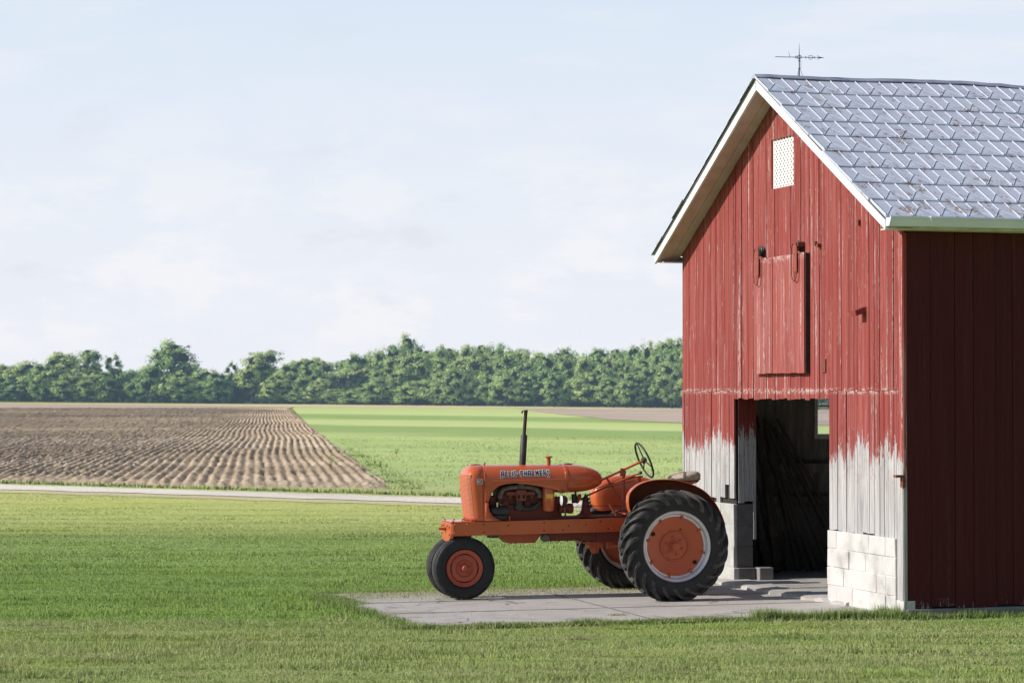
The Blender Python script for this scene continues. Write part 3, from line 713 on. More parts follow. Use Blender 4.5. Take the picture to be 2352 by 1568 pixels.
# sliding loft door with its two hangers
mb = MB(); HY0, HY1, HZ0, HZ1 = 2.29, 3.73, 2.47, 3.79
yy = HY0; 
while yy < HY1 - .01:
    ye = min(HY1, yy + rnd.choice([.14, .17, .2])); 
    if HY1 - ye < .06: ye = HY1
    o = rnd.uniform(-.003, .003); mb.box(-.088 + o, -.052, yy + .0012, ye - .0012, HZ0 + rnd.uniform(-.002, .003), HZ1 + rnd.uniform(-.006, .004), rnd.random()); yy = ye
for z in (HZ0 + .1, HZ1 - .25, 3.05): mb.box(-.0515, -.030, HY0 + .01, HY1 - .01, z, z + .14, .6)
ld = mb.build('loft_door', M_LOFT, barn)
mb = MB(); mb.box(-.076, -.024, HY0 - .014, HY0 - .0005, HZ0 + .004, HZ1 - .004); mb.build('door_edge_shade', M_DARKWOOD, ld)  # dark strip: shade of the door's side face put into the colour
M_HANGER = simple('red_painted_iron', (.36, .075, .05), (.20, .05, .04), 25, .6, .1, .3)
for hy in (HY0 + .20, HY1 - .16):
    mb = MB()
    mb.box(-.120, -.110, hy - .050, hy + .045, HZ1 - .20, HZ1 + .12)
    mb.tube([(-.122, hy - .075, HZ1 + .05), (-.124, hy - .075, HZ1 - .2), (-.124, hy - .05, HZ1 - .28), (-.124, hy, HZ1 - .305), (-.124, hy + .05, HZ1 - .28), (-.124, hy + .075, HZ1 - .2), (-.122, hy + .075, HZ1 + .05), (-.122, hy + .05, HZ1 + .10), (-.122, hy, HZ1 + .115), (-.122, hy - .05, HZ1 + .10), (-.122, hy - .075, HZ1 + .05)], .0075, 6)
    h_ = mb.build('door_hanger', M_HANGER, ld)
    mb = MB(); mb.lathe([(.055, -.018), (.062, -.012), (.05, 0), (.062, .012), (.055, .018)], (-.058, hy, HZ1 + .085), (1, 0, 0), 20); mb.box(-.06, -.02, hy - .02, hy + .02, HZ1 + .06, HZ1 + .13)
    mb.build('roller', M_BLACK, h_)
mb = MB(); mb.box(-.11, -.02, HY0 + .12, HY0 + .28, HZ1 + .07, HZ1 + .125); mb.build('track_cover', M_IRON, barn, bevel=.006)
mb = MB(); mb.box(-.085, -.02, HY1 + .02, HY1 + .055, HZ1 - .13, HZ1 - .04); mb.build('door_stop', M_BARN, barn)
Mx = Matrix.Translation((-.02, .905, 3.12)) @ Matrix.Rotation(R(-19), 4, 'Y')
mb = MB(); mb.box(-.135, .01, -.055, .055, -.030, .030, .5, Mx); mb.build('wood_block', M_BARN, barn, bevel=.004)
mb = MB(); mb.box(-.034, -.027, 1.86, 1.96, 2.47, 2.62); mb.build('metal_patch', M_IRON, barn)
mb = MB(); mb.box(-.12, -.02, -.03, .03, 1.40, 1.425); mb.box(-.05, -.018, -.04, .02, 1.30, 1.40); mb.build('hinge_pintle', M_IRON, barn)
for bb in ((-.05, -.026, 2.08, 2.14, 3.86, 3.90), (-.06, -.026, 1.99, 2.03, 3.83, 3.87), (-.05, -.026, .985, 1.01, 4.0, 4.06)): mb = MB(); mb.box(*bb); mb.build('iron_bracket', M_IRON, barn)

# weather vane on the ridge
vp = Matrix.Rotation(BRZ, 4, 'Z') @ Vector((.20, YA, 0)); vz = slope_pt(-1, .20, 0).z
vane = empty('weather_vane', (BX + vp.x, BY + vp.y, vz + .02), R(4)); tag(vane, 'small blue-grey iron weather vane with arrow on the barn ridge', 'weather vane')
mb = MB(); mb.tube([(0, 0, -.02), (0, 0, .20)], .007, 8)
for a in (0, 120, 240): mb.tube([(.05*math.cos(R(a)), .05*math.sin(R(a)), -.03 - .02*abs(math.sin(R(a)))), (.008*math.cos(R(a)), .008*math.sin(R(a)), .085)], .0022, 5)
mb.lathe([(.012, .08), (.014, .086), (.012, .092)], ax=(0, 0, 1), seg=10); mb.lathe([(.012, .165), (.014, .17), (.012, .178)], ax=(0, 0, 1), seg=10)
mb.tube([(.018, 0, .17), (.018, 0, .085)], .002, 5)
mb.build('pole', M_VANE, vane, smooth=40)
mb = MB(); mb.tube([(0, 0, .20), (0, 0, .235), (0, 0, .38)], [.008, .005, .0012], 8); mb.build('spire', M_VANE, vane)
mb = MB()
mb.tube([(-.275, 0, .215), (.26, 0, .211)], .0042, 6)
ring = [(.022*math.cos(2*PI*k/16), 0, .213 + .022*math.sin(2*PI*k/16)) for k in range(17)]; mb.tube(ring, .0045, 6)
for dx in (-.045, -.03, .075): mb.tube([(dx, 0, .198), (dx, 0, .229)], .0035, 5)
for dx in (.11, .15): mb.tube([(dx, 0, .192), (dx, 0, .233)], .003, 5)
for sg in (1, -1): mb.tube([(.11, 0, .213 + sg*.016), (.12, 0, .213 + sg*.022), (.14, 0, .213 + sg*.022), (.15, 0, .213 + sg*.016)], .0028, 5)
for sg in (1, -1): mb.tube([(.165, 0, .212), (.18, 0, .212 + sg*.014)], .0028, 5); mb.tube([(.235, 0, .212), (.205, 0, .212 + sg*.025)], [.005, .002], 5)
mb.tube([(.23, 0, .211), (.285, 0, .209)], [.010, .001], 8)
mb.tube([(-.11, 0, .214), (-.122, 0, .28)], [.0035, .001], 5)
mb.build('arrow', M_VANE, vane)

# poles leaning inside the barn
def bw(x, y, z): p = Matrix.Rotation(BRZ, 4, 'Z') @ Vector((x, y, 0)); return Vector((BX + p.x, BY + p.y, z))
pr = random.Random(12)
for i in range(19):
    f = i / 18
    bx = .62 + 1.45 * f + pr.uniform(-.08, .08); by = 5.30 + .30 * math.sin(f * 3) + pr.uniform(-.12, .12)
    txx = .75 + .62 * f * .75 + pr.uniform(-.10, .10); tz = (1.15 if i in (1, 3) else pr.uniform(1.55, 2.0)); ty = 6.0 - pr.uniform(0, .07)
    b = bw(bx, by, .05); t_ = bw(txx, ty, tz); d = t_ - b; L = d.length
    mb = MB(); rad = pr.uniform(.022, .036)
    n = 7; mb.tube([(pr.uniform(-.006, .006), pr.uniform(-.006, .006), L * k / n) for k in range(n + 1)], [rad * (1.25 - .5 * k / n) for k in range(n + 1)], 8)
    collar = i % 3 == 1
    if collar: mb.box(-.05, .05, -.035, .035, L * .22, L * .30); mb.box(-.03, .03, -.02, .02, L * .02, L * .22)
    o = mb.build('wooden_pole', M_POLE, None, smooth=40)
    o.location = b; o.rotation_euler = d.to_track_quat('Z', 'Y').to_euler()
    tag(o, 'dark wooden pole with square collar leaning in the barn doorway bundle' if collar else 'plain dark wooden pole leaning in the bundle inside the barn doorway', 'pole', 'poles with a square collar' if collar else 'poles leaning inside the barn')
mb = MB(); mb.lathe([(.022, 0), (.042, 0), (.046, .012), (.042, .024), (.022, .024)], (0, 0, 0), (0, 0, 1), 20, True)
o = mb.build('yellow_ring', M_YELLOW, None, smooth=30); o.location = bw(.44, 4.60, .075); o.rotation_euler = (R(70), 0, R(20)); tag(o, 'small yellow ring lying on the barn floor by the pier', 'ring')

# ------------------------------------------------------------------ concrete pad
mb = MB(); pp = []
def padpt(x, y, z): p = bw(x, y, 0); return (x, y, z)
nseg = 40; r3 = random.Random(2)
outline = [(-4.92, .36), (-2.6, .38), (-1.2, .36), (-.02, .34), (.13, .34), (.13, 4.42), (-2.0, 4.44), (-5.12, 4.42), (-5.0, 2.4)]
dense = []
for (a, b), (c, d) in zip(outline, outline[1:] + outline[:1]):
    k = max(1, int(math.hypot(c - a, d - b) / .15))
    for i in range(k): dense.append((a + (c - a) * i / k + r3.uniform(-.012, .012), b + (d - b) * i / k + r3.uniform(-.012, .012)))
n = len(dense); mb.add([(x, y, .0) for x, y in dense] + [(x, y, -.12) for x, y in dense], [tuple(range(n))] + [(i, i + n, (i + 1) % n + n, (i + 1) % n) for i in range(n)])
pad = mb.build('concrete_pad', M_SLAB); pad.location = (BX, BY, 0.004); pad.rotation_euler = (0, 0, BRZ); tag(pad, kind='structure')
mb = MB()
for j in (1.78, 3.05):
    px = -4.9
    while px < -.3: nx_ = px + .3; mb.box(px, nx_, j + r3.uniform(-.003, .003), j + .010 + r3.uniform(0, .003), .003, .006); px = nx_
for x in (-2.55,): 
    mb.box(x, x + .012, .46, 4.4, .003, .0062)
jo = mb.build('pad_joint', simple('joint_dirt', (.20, .19, .175), (.13, .12, .11), 14, .95), fix=True); jo.location = (BX, BY, 0.0045); jo.rotation_euler = (0, 0, BRZ); tag(jo, kind='structure')

# ------------------------------------------------------------------ tractor
TR = empty('tractor', (1.538, 27.07, .004), R(194.5)); tag(TR, 'vintage orange tractor with narrow twin front wheels parked on the concrete pad', 'tractor')
V3 = Vector
TZ = 1.285
def hw(z, n=2.4):
    if z <= TZ: return .24
    q = min(1, (z - TZ) / .172); return .24 * max(0, 1 - q ** n) ** (1 / n)
def lower(x):
    P = [(1.02, 1.150), (1.17, 1.188), (1.30, 1.218), (1.45, 1.245), (1.62, 1.262), (1.72, 1.254), (1.80, 1.232), (1.86, 1.185), (1.895, 1.12), (1.914, 1.05), (3, 1.05)]
    for (a, b), (c, d) in zip(P[:-1], P[1:]):
        if x <= c: return b + (d - b) * max(0, x - a) / (c - a)
    return 1.05
# hood: nose + long panel
mb = MB(); rings = []
zsN = [.853, .90, 1.0, 1.1, 1.2, 1.285] + [TZ + .172 * math.sin(a) for a in np.linspace(.12, PI/2 - .02, 12)]
for z in zsN:
    w_ = max(hw(z), .012); q = 0 if z < TZ else (.24 - w_) * .55
    if z < TZ: pass
    xf = 2.097 + .045 * min(1, (z - .853) / .43) - (0 if z < TZ else .12 * (1 - math.sqrt(max(0, 1 - ((z - TZ) / .174) ** 2.6))))
    rc = min(.085, w_ * .75); ring = []
    nb = 7
    ring.append((1.955, w_, z))
    for k in range(nb + 1):
        a = PI/2 * k / nb; ring.append((xf - rc + rc * math.sin(a) , w_ - rc + rc * math.cos(a), z))
    ring.append((xf + .006, 0, z))
    for k in range(nb, -1, -1):
        a = PI/2 * k / nb; ring.append((xf - rc + rc * math.sin(a), -(w_ - rc + rc * math.cos(a)), z))
    ring.append((1.955, -w_, z)); rings.append(ring)
mb.rings(rings, closed=False)
mb.add(rings[-1], [tuple(range(len(rings[-1])))])
xsH = list(np.linspace(1.02, 1.953, 44)); rings = []
for x in xsH:
    zl = lower(x); sec = []
    zz = [zl] + [zl + (TZ - zl) * t for t in (.5, 1)] if zl < TZ else [zl]
    zz += [TZ + .172 * math.sin(a) for a in np.linspace(.1, PI/2, 14)]
    for z in zz: sec.append((x, hw(z), z))
    for z in reversed(zz[:-1]): sec.append((x, -hw(z), z))
    rings.append(sec)
mb.rings(rings, closed=False)
curve = [(1.914, 1.05), (1.912, 1.0), (1.90, .955), (1.875, .915), (1.835, .88), (1.765, .853)]
for sg in (1, -1):
    pts = [(1.955, 1.05)] + curve + [(1.955, .853)]
    mb.add([(x, sg * .24, z) for x, z in pts], [tuple(range(len(pts)))])
hood = mb.build('hood', M_ORANGE, TR, smooth=35)
sm = hood.modifiers.new('thick', 'SOLIDIFY'); sm.thickness = .004; sm.offset = -1
mb = MB()
for sg in (1, -1):
    mb.tube([(1.865, sg * .2405, 1.283), (1.6, sg * .2405, 1.288), (1.3, sg * .2395, 1.296), (1.03, sg * .2385, 1.302)], .006, 8)
zz = [.853] + [TZ * 1.0] + [TZ + .172 * math.sin(a) for a in np.linspace(.1, PI/2, 12)]
for x0 in (1.954,):
    path = [(x0, hw(z) + .0005, z) for z in zz] + [(x0, -hw(z) - .0005, z) for z in reversed(zz[:-1])]
    mb.tube(path, .0045, 6)
mb.build('hood_seam', M_ORANGE, hood, smooth=50)
# radiator grille
def nose_x(z): return 2.097 + .045 * min(1, (z - .853) / .43) - .001
mb = MB(); gz0, gz1, gw_ = .895, 1.355, .190
def gpt(y, z, o=0): 
    zz = min(z, TZ + .08); xf = nose_x(min(z, TZ)) - (0 if z < TZ else .12 * (1 - math.sqrt(max(0, 1 - ((z - TZ) / .174) ** 2.6))))
    rc = .085; ay = max(0, abs(y) - (.24 - rc)); xo = rc - math.sqrt(max(0, rc*rc - ay*ay)) - .006 * max(0, 1 - abs(y) / .155)
    return (xf - xo + o, y, z)
NY, NZ = 26, 34
G = [[gpt(-gw_ - .03 + (2 * gw_ + .06) * j / NY, gz0 + (gz1 - gz0) * i / NZ, .003) for j in range(NY + 1)] for i in range(NZ + 1)]
mb.rings(G, closed=False)
gr = mb.build('grille', paint('grille_dark', (.16, .04, .022), (.10, .04, .03), .6, 0), TR, smooth=30)
mb = MB()
for i in range(NZ + 1): mb.tube([G[i][j] for j in range(0, NY + 1)], .0036, 5)
for j in range(0, NY + 1): mb.tube([G[i][j] for i in range(0, NZ + 1, 3)] + [G[NZ][j]], .0028, 5)
mb.build('grille_mesh', paint('grille_paint', (.66, .21, .11), (.45, .16, .10), .45, .1), gr, smooth=50)
# fuel tank forming the tail of the hood
mb = MB(); rings = []; NS = 28
for x in list(np.linspace(1.25, 1.02, 8)) + [1.0 - .44 * math.sin(a) for a in np.linspace(.1, PI/2 - .02, 18)]:
    if x >= 1.0: s_ = 1.0 - .10 * max(0, (x - 1.04) / .21)
    else: s_ = max(.02, 1 - ((1.0 - x) / .441) ** 2.3) ** (1 / 2.2)
    zc = 1.300 - .018 * (1 - s_); ring = []
    for k in range(NS):
        a = 2 * PI * k / NS; ca, sa = math.cos(a), math.sin(a); e = 2 / 2.4
        ring.append((x, .2375 * s_ * math.copysign(abs(ca) ** e, ca), zc + .1575 * s_ * math.copysign(abs(sa) ** e, sa)))
    rings.append(ring)
mb.rings(rings); tank = mb.build('fuel_tank', M_ORANGE, TR, smooth=50)
mb = MB(); NS2 = 40; rings = []
def tring(x, g):
    return [(x, (.2375 + g) * math.copysign(abs(math.cos(2*PI*k/NS2)) ** (2/2.4), math.cos(2*PI*k/NS2)), 1.300 + (.1575 + g) * math.copysign(abs(math.sin(2*PI*k/NS2)) ** (2/2.4), math.sin(2*PI*k/NS2))) for k in range(NS2)]
mb.rings([tring(1.045, .0005), tring(1.042, .006), tring(1.028, .006), tring(1.012, .006), tring(1.008, .0005)], cap0=False, cap1=False)
side = []
for x in np.linspace(1.01, .60, 20): 
    s_ = max(.02, 1 - (max(0, 1.0 - x) / .441) ** 2.3) ** (1 / 2.2) if x < 1 else 1
    side.append((x, .2375 * s_ + .0005, 1.300 - .018 * (1 - s_) - .004))
mb.tube(side, .004, 6); mb.tube([(a, -b, c) for a, b, c in side], .004, 6)
mb.build('tank_seam', M_ORANGE, tank, smooth=50)
mb = MB(); mb.lathe([(.045, 0), (.047, .006), (.03, .014), (.0, .016)], (.945, 0, 1.455), (0, 0, 1), 24); mb.box(.90, .93, -.01, .01, 1.462, 1.468); mb.build('fuel_cap', M_ORANGE, tank, smooth=40)
mb = MB(); mb.lathe([(.028, 0), (.03, .012), (.042, .014), (.044, .024), (.02, .03)], (2.02, 0, 1.435), (0, 0, 1), 20); mb.box(1.95, 2.02, -.008, .008, 1.462, 1.467); mb.build('radiator_cap', M_ORANGE_DULL, TR, smooth=40)
mb = MB(); mb.lathe([(.010, 0), (.014, .02), (.018, .024), (.016, .034), (0, .036)], (1.905, .02, 1.452), (.2, 0, 1), 14); mb.build('temperature_gauge', M_CHROME, TR, smooth=40)
# lettering, drawn as strokes that follow the curve of the hood
LET = {
 'A0': ([[(.0, -.30), (.02, -.05), (.02, .72), (.12, .95), (.28, 1), (.62, 1), (.62, 0)], [(.02, .42), (.62, .42)]], .62),
 'A': ([[(.0, 0), (.0, .72), (.10, .95), (.26, 1), (.58, 1), (.58, 0)], [(.0, .42), (.58, .42)]], .58),
 'L': ([[(.0, 1), (.0, .02), (.48, .02)]], .48), 'I': ([[(.0, 1), (.0, 0)]], .0),
 'S': ([[(.50, .93), (.30, 1), (.10, .95), (.0, .76), (.08, .56), (.44, .44), (.52, .22), (.42, .05), (.20, 0), (.0, .07)]], .52),
 'S1': ([[(.52, .90), (.32, 1), (.10, .95), (.0, .76), (.08, .58), (.46, .40), (.56, .12), (.50, -.14), (.30, -.30), (.04, -.26)]], .56),
 '-': ([[(.0, .48), (.34, .48)]], .34),
 'C': ([[(.56, 1), (.22, 1), (.04, .9), (.0, .6), (.0, .3), (.08, .08), (.26, 0), (.56, .0)]], .56),
 'H': ([[(.0, 1), (.0, 0)], [(.56, 1), (.56, 0)], [(.0, .5), (.56, .5)]], .56),
 'M': ([[(.0, 0), (.06, 1), (.36, .35), (.66, 1), (.72, 0)]], .72),
 'E': ([[(.50, 1), (.0, 1), (.0, 0), (.50, 0)], [(.0, .5), (.42, .5)]], .50),
 'R': ([[(.0, 0), (.0, 1), (.38, 1), (.52, .86), (.50, .62), (.36, .50), (.0, .48)], [(.26, .48), (.56, 0)]], .56),
 'W': ([[(0, 1), (.14, 0), (.36, .7), (.58, 0), (.72, 1)]], .72),
}
def text_strokes(word, x0, x1, z0, hgt, half, slope=0.0, gap=.30, proj=None, lift=.002):
    tot = sum(LET[c][1] for c in word) + gap * (len(word) - 1); sc = (x0 - x1) / tot; u = 0; mb = MB()
    def P(uu, vv): 
        x = x0 - uu * sc; z = z0 + vv * hgt + slope * uu * sc
        return (x, z)
    for c in word:
        for st in LET[c][0]:
            dense = []
            for (a, b), (cc, d) in zip(st[:-1], st[1:]):
                for k in range(4): dense.append((a + (cc - a) * k / 4, b + (d - b) * k / 4))
            dense.append(st[-1]); pts = [P(u + a, b) for a, b in dense]
            for (xa, za), (xb, zb) in zip(pts[:-1], pts[1:]):
                dx, dz = xb - xa, zb - za; L = math.hypot(dx, dz) or 1e-6; nx, nz = -dz / L * half, dx / L * half; ex_, ez = dx / L * half * .55, dz / L * half * .55
                q = [(xa - ex_ + nx, za - ez + nz), (xa - ex_ - nx, za - ez - nz), (xb + ex_ - nx, zb + ez - nz), (xb + ex_ + nx, zb + ez + nz)]
                mb.add([(x, proj(z) + lift, z) for x, z in q], [(0, 1, 2, 3)])
        u += LET[c][1] + gap
    return mb
word = ['A0', 'L', 'L', 'I', 'S', '-', 'C', 'H', 'A', 'L', 'M', 'E', 'R', 'S1']
for half, lift, m, nm in ((.0106, .0022, M_WHITEDECAL, 'lettering_outline'), (.0054, .0042, M_NAVY, 'lettering')):
    text_strokes(word, 1.768, 1.222, 1.336, .054, half, .016, .46, hw, lift).build(nm, m, hood, fix=False)
mb = MB(); mb.box(1.982, 2.042, .2405, .2425, 1.256, 1.310); bd = mb.build('badge', M_WHITEDECAL, hood)
mb = MB(); mb.box(1.986, 2.038, .2426, .2434, 1.260, 1.306); mb.build('badge_field', simple('badge_grey', (.16, .14, .14), (.10, .09, .09), 20, .5), bd)
text_strokes(['W', 'C'], 2.032, 1.992, 1.272, .024, .0035, 0, .30, lambda z: .2434, .0012).build('badge_lettering', M_WHITEDECAL, bd, fix=False)
# exhaust
mb = MB(); mb.tube([(1.477, 0, 1.38), (1.470, 0, 1.45), (1.451, 0, 1.775), (1.451, 0, 1.785)], [.037, .037, .036, .030], 20)
exh = mb.build('exhaust_pipe', M_MUFFLER, TR, smooth=40)
mb = MB(); mb.tube([(1.451, 0, 1.78), (1.431, 0, 2.035)], .0195, 16); mb.build('tail_pipe', M_RUST, exh, smooth=40)
mb = MB(); mb.lathe([(.021, 0), (.021, .022)], (1.4305, 0, 2.03), (-.08, 0, 1), 16); mb.bar((1.412, 0, 2.058), (1.468, 0, 2.047), .044, .006); mb.bar((1.466, 0, 2.050), (1.478, 0, 2.022), .03, .012); mb.build('rain_cap', M_BLACK, exh)
mb = MB(); mb.tube([(1.183, .05, 1.42), (1.183, .05, 1.535)], .021, 16); mb.lathe([(.018, 0), (.040, .002), (.042, .008), (.034, .016), (.015, .021), (0, .022)], (1.183, .05, 1.530), (0, 0, 1), 24); mb.build('air_intake', M_ORANGE_DULL, TR, smooth=40)
# frame
FZ0 = lambda x: .694 + (2.304 - x) * .0125
FZ1 = lambda x: .840 + (2.304 - x) * .0150
mb = MB()
for sg in (1, -1):
    ya, yb = (.215, .24) if sg == 1 else (-.24, -.215)
    mb.hexa([(2.30, ya, FZ0(2.3)), (.36, ya, FZ0(.36)), (.36, yb, FZ0(.36)), (2.30, yb, FZ0(2.3)), (2.30, ya, FZ1(2.3)), (.36, ya, FZ1(.36)), (.36, yb, FZ1(.36)), (2.30, yb, FZ1(2.3))])
    for zf in (FZ0, FZ1):
        o = .012 if zf is FZ0 else -.012; yi = .16 * sg; y0_, y1_ = sorted((yi, sg * .2149))
        mb.hexa([(2.30, y0_, zf(2.3) + min(o, 0)), (.36, y0_, zf(.36) + min(o, 0)), (.36, y1_, zf(.36) + min(o, 0)), (2.30, y1_, zf(2.3) + min(o, 0)), (2.30, y0_, zf(2.3) + max(o, 0)), (.36, y0_, zf(.36) + max(o, 0)), (.36, y1_, zf(.36) + max(o, 0)), (2.30, y1_, zf(2.3) + max(o, 0))])
fr = mb.build('frame', M_ORANGE, TR, bevel=.004)
def z10(px, py): return 2.304 - (px - 40) * .0009095, .694 + (1015 - py - (px - 40) * .0275) * .00088 + (2.304 - (2.304 - (px - 40) * .0009095)) * .0125
mb = MB()
for px, py in ((55,870),(205,870),(55,975),(205,975),(1250,840),(1250,940),(1580,830),(1580,930),(1800,925),(2010,915)):
    x, z = z10(px, py); mb = MB(); mb.lathe([(.0115, 0), (.0115, .006), (.007, .011), (0, .012)], (x, .24, z), (0, 1, 0), 10); mb.build('frame_bolt', M_ORANGE, fr, smooth=40)
mb = MB()
for px, py in ((410,870),(415,968),(714,880),(1158,848),(1158,945),(1465,885),(1390,940),(1685,868),(1965,920),(1865,830)):
    x, z = z10(px, py); mb = MB(); mb.lathe([(.0085, 0), (.0085, .0008)], (x, .24, z), (0, 1, 0), 10); mb.build('bolt_hole', M_HOLE, fr)
# front cross casting, crank stub, pedestal
mb = MB()
prof = [(-.235, .835), (.235, .835), (.245, .80), (.245, .715), (.215, .665), (.12, .625), (-.12, .625), (-.215, .665), (-.245, .715), (-.245, .80)]
mb.prism(prof, lambda y, z: (2.302, y, z), lambda y, z: (2.338, y * .94, z))
mb.box(2.06, 2.335, -.245, .245, .838, .850); fca = mb.build('front_casting', M_ORANGE, TR, bevel=.008)
for y_, z_ in ((-.18, .79), (-.18, .71), (.18, .79), (.18, .71), (-.08, .80), (.08, .80)): mb = MB(); mb.lathe([(.013, 0), (.013, .007), (.006, .012), (0, .012)], (2.338, y_, z_), (1, 0, 0), 8); mb.build('casting_bolt', M_ORANGE_DULL, fca)
for x_ in (2.10, 2.2, 2.3):
    for y_ in (-.2, .2): mb = MB(); mb.lathe([(.012, 0), (.012, .008), (0, .01)], (x_, y_, .850), (0, 0, 1), 8); mb.build('casting_bolt', M_ORANGE_DULL, fca)
mb = MB(); mb.tube([(2.33, 0, .762), (2.415, 0, .764)], .014, 12); mb.lathe([(.022, 0), (.022, .012)], (2.345, 0, .763), (1, 0, 0), 12); mb.tube([(2.395, -.03, .764), (2.395, .03, .764)], .006, 8); mb.build('crank_socket', M_ORANGE_DULL, TR, smooth=40)
mb = MB(); mb.rings([[(2.17 + .10*math.cos(2*PI*k/20)*s_, .085*math.sin(2*PI*k/20)*s_, z) for k in range(20)] for z, s_ in ((.70, 1.25), (.64, 1.2), (.60, .9), (.48, .72), (.40, .62), (.33, .55))])
mb.tube([(2.17, -.16, .33), (2.17, .16, .33)], .03, 14); mb.build('front_pedestal', M_ORANGE_DULL, TR, smooth=40)
# engine
mb = MB()
mb.box(1.17, 1.80, -.14, .135, .80, 1.02); mb.box(1.22, 1.78, -.12, .105, 1.02, 1.22); mb.box(1.24, 1.76, -.09, .09, 1.221, 1.265)
for x in (1.30, 1.44, 1.56, 1.69): mb.lathe([(.045, 0), (.045, .02), (.02, .03)], (x, .10, 1.03), (0, 1, 0), 12)
mb.box(1.80, 1.86, -.10, .10, .84, 1.12)
eng = mb.build('engine', M_ENGINE, TR, bevel=.008)
mb = MB(); mb.tube([(1.765, .14, 1.10), (1.76, .15, 1.15), (1.725, .155, 1.195), (1.65, .155, 1.213), (1.53, .155, 1.218), (1.43, .155, 1.213), (1.36, .155, 1.195), (1.315, .15, 1.155), (1.31, .14, 1.10)], [.030, .030, .027, .024, .028, .024, .027, .030, .030], 14)
mb.box(1.50, 1.56, .13, .19, 1.20, 1.26); mb.tube([(1.53, .155, 1.22), (1.50, .10, 1.32), (1.477, .02, 1.40)], .03, 12); mb.build('manifold', M_CAST, eng, smooth=40)
mb = MB(); mb.box(1.37, 1.69, .125, .165, 1.125, 1.165); mb.box(1.475, 1.585, .126, .185, 1.065, 1.185); mb.box(1.40, 1.42, .125, .17, 1.09, 1.125); mb.box(1.64, 1.66, .125, .17, 1.09, 1.125)
mb.build('intake_casting', paint('intake_paint', (.24, .06, .035), (.10, .045, .03), .6, 0), eng, bevel=.006)
for x in (1.548, 1.49): mb = MB(); mb.box(x, x + .024, .1855, .1875, 1.09, 1.13); mb.build('casting_port', M_HOLE, eng)
mb = MB(); mb.tube([(1.555, .15, 1.06), (1.55, .155, .96)], .04, 14); mb.tube([(1.60, .155, 1.0), (1.51, .155, 1.0)], .034, 12)
mb.tube([(1.53, .16, .985), (1.45, .165, .975), (1.39, .17, .985), (1.35, .175, 1.01), (1.32, .18, 1.045)], .023, 12); mb.build('carburettor', M_BLACK, eng, smooth=40)
mb = MB(); mb.lathe([(.02, -.105), (.052, -.10), (.056, -.09), (.056, .09), (.050, .10), (.02, .105)], (1.775, .15, .955), (1, 0, 0), 20); mb.box(1.70, 1.84, .10, .19, .868, .905); mb.build('generator', M_BLACK, eng, smooth=40)
mb = MB(); mb.tube([(1.80, .165, 1.0), (1.80, .165, 1.05)], .014, 10); mb.tube([(1.80, .17, 1.045), (1.77, .18, 1.03), (1.74, .17, 1.02)], .003, 6); mb.build('oil_filler', M_CHROME, eng, smooth=40)
mb = MB(); mb.lathe([(.20, -.006), (.20, .006)], (1.885, 0, 1.05), (1, 0, 0), 4); mb.lathe([(.07, -.02), (.07, .02)], (1.87, 0, 1.05), (1, 0, 0), 18); mb.build('fan', M_BLACK, eng)
mb = MB(); mb.box(1.93, 2.05, -.20, .20, .86, 1.36); mb.build('radiator', M_BLACK, TR)
mb = MB(); mb.tube([(1.668, .2, .84), (1.668, .2, .90)], .008, 8); mb.build('drain_cock', M_ORANGE, eng)
mb = MB(); mb.lathe([(.02, -.002), (.055, .0), (.066, .02), (.067, .09), (.070, .092), (.070, .100), (.067, .102), (.067, .255), (.06, .27), (.02, .272)], (1.217, .162, .95), (0, 0, 1), 28); ac = mb.build('air_cleaner', M_ORANGE, TR, smooth=35)
mb = MB(); rings = []
for a in np.linspace(R(55), R(125), 12): rings.append([(1.217 + .0685*math.cos(a), .162 + .0685*math.sin(a), 1.095), (1.217 + .0685*math.cos(a), .162 + .0685*math.sin(a), 1.14)])
mb.rings(rings, closed=False); mb.build('yellow_label', M_YELLOW, ac, fix=False)
mb = MB(); mb.box(1.10, 1.24, .02, .14, 1.17, 1.22); mb.tube([(1.217, .15, 1.2), (1.19, .06, 1.3), (1.183, .05, 1.42)], .022, 10); mb.box(1.05, 1.20, -.12, .12, .87, 1.10); mb.build('bell_housing', M_ENGINE, TR, bevel=.012)
mb = MB(); mb.lathe([(.03, -.085), (.055, -.08), (.058, -.03), (.052, -.025), (.052, .05), (.060, .055), (.060, .075), (.03, .08)], (1.02, .15, .975), (1, 0, 0), 22); mb.build('magneto', M_ENGINE, TR, smooth=40)
mb = MB(); mb.lathe([(.0, -.045), (.030, -.04), (.050, -.015), (.058, .015), (.060, .022), (.056, .024)], (1.08, .29, 1.07), (1, 0, .02), 26); mb.tube([(1.06, .29, 1.02), (1.06, .29, .95), (1.05, .25, .90), (1.05, .22, .86)], .010, 8); hl = mb.build('headlight', M_BLACK, TR, smooth=40)
mb = MB(); mb.lathe([(.056, 0), (.045, .006), (.025, .009), (0, .010)], (1.1045, .29, 1.0705), (1, 0, .02), 26); mb.build('lens', M_LENS, hl, smooth=60)
mb = MB(); mb.lathe([(.045, 0), (.055, .01), (.056, .028), (.0, .032)], (.862, .06, 1.085), (-.6, 0, -.25), 16); mb.tube([(.88, .06, 1.16), (.87, .06, 1.08)], .012, 8); mb.build('fuel_filter', M_ORANGE_DULL, TR, smooth=40)
mb = MB(); mb.tube([(.90, .07, 1.13), (.895, .07, 1.03)], .030, 12); mb.build('sediment_bowl', M_BLACK, TR, smooth=40)
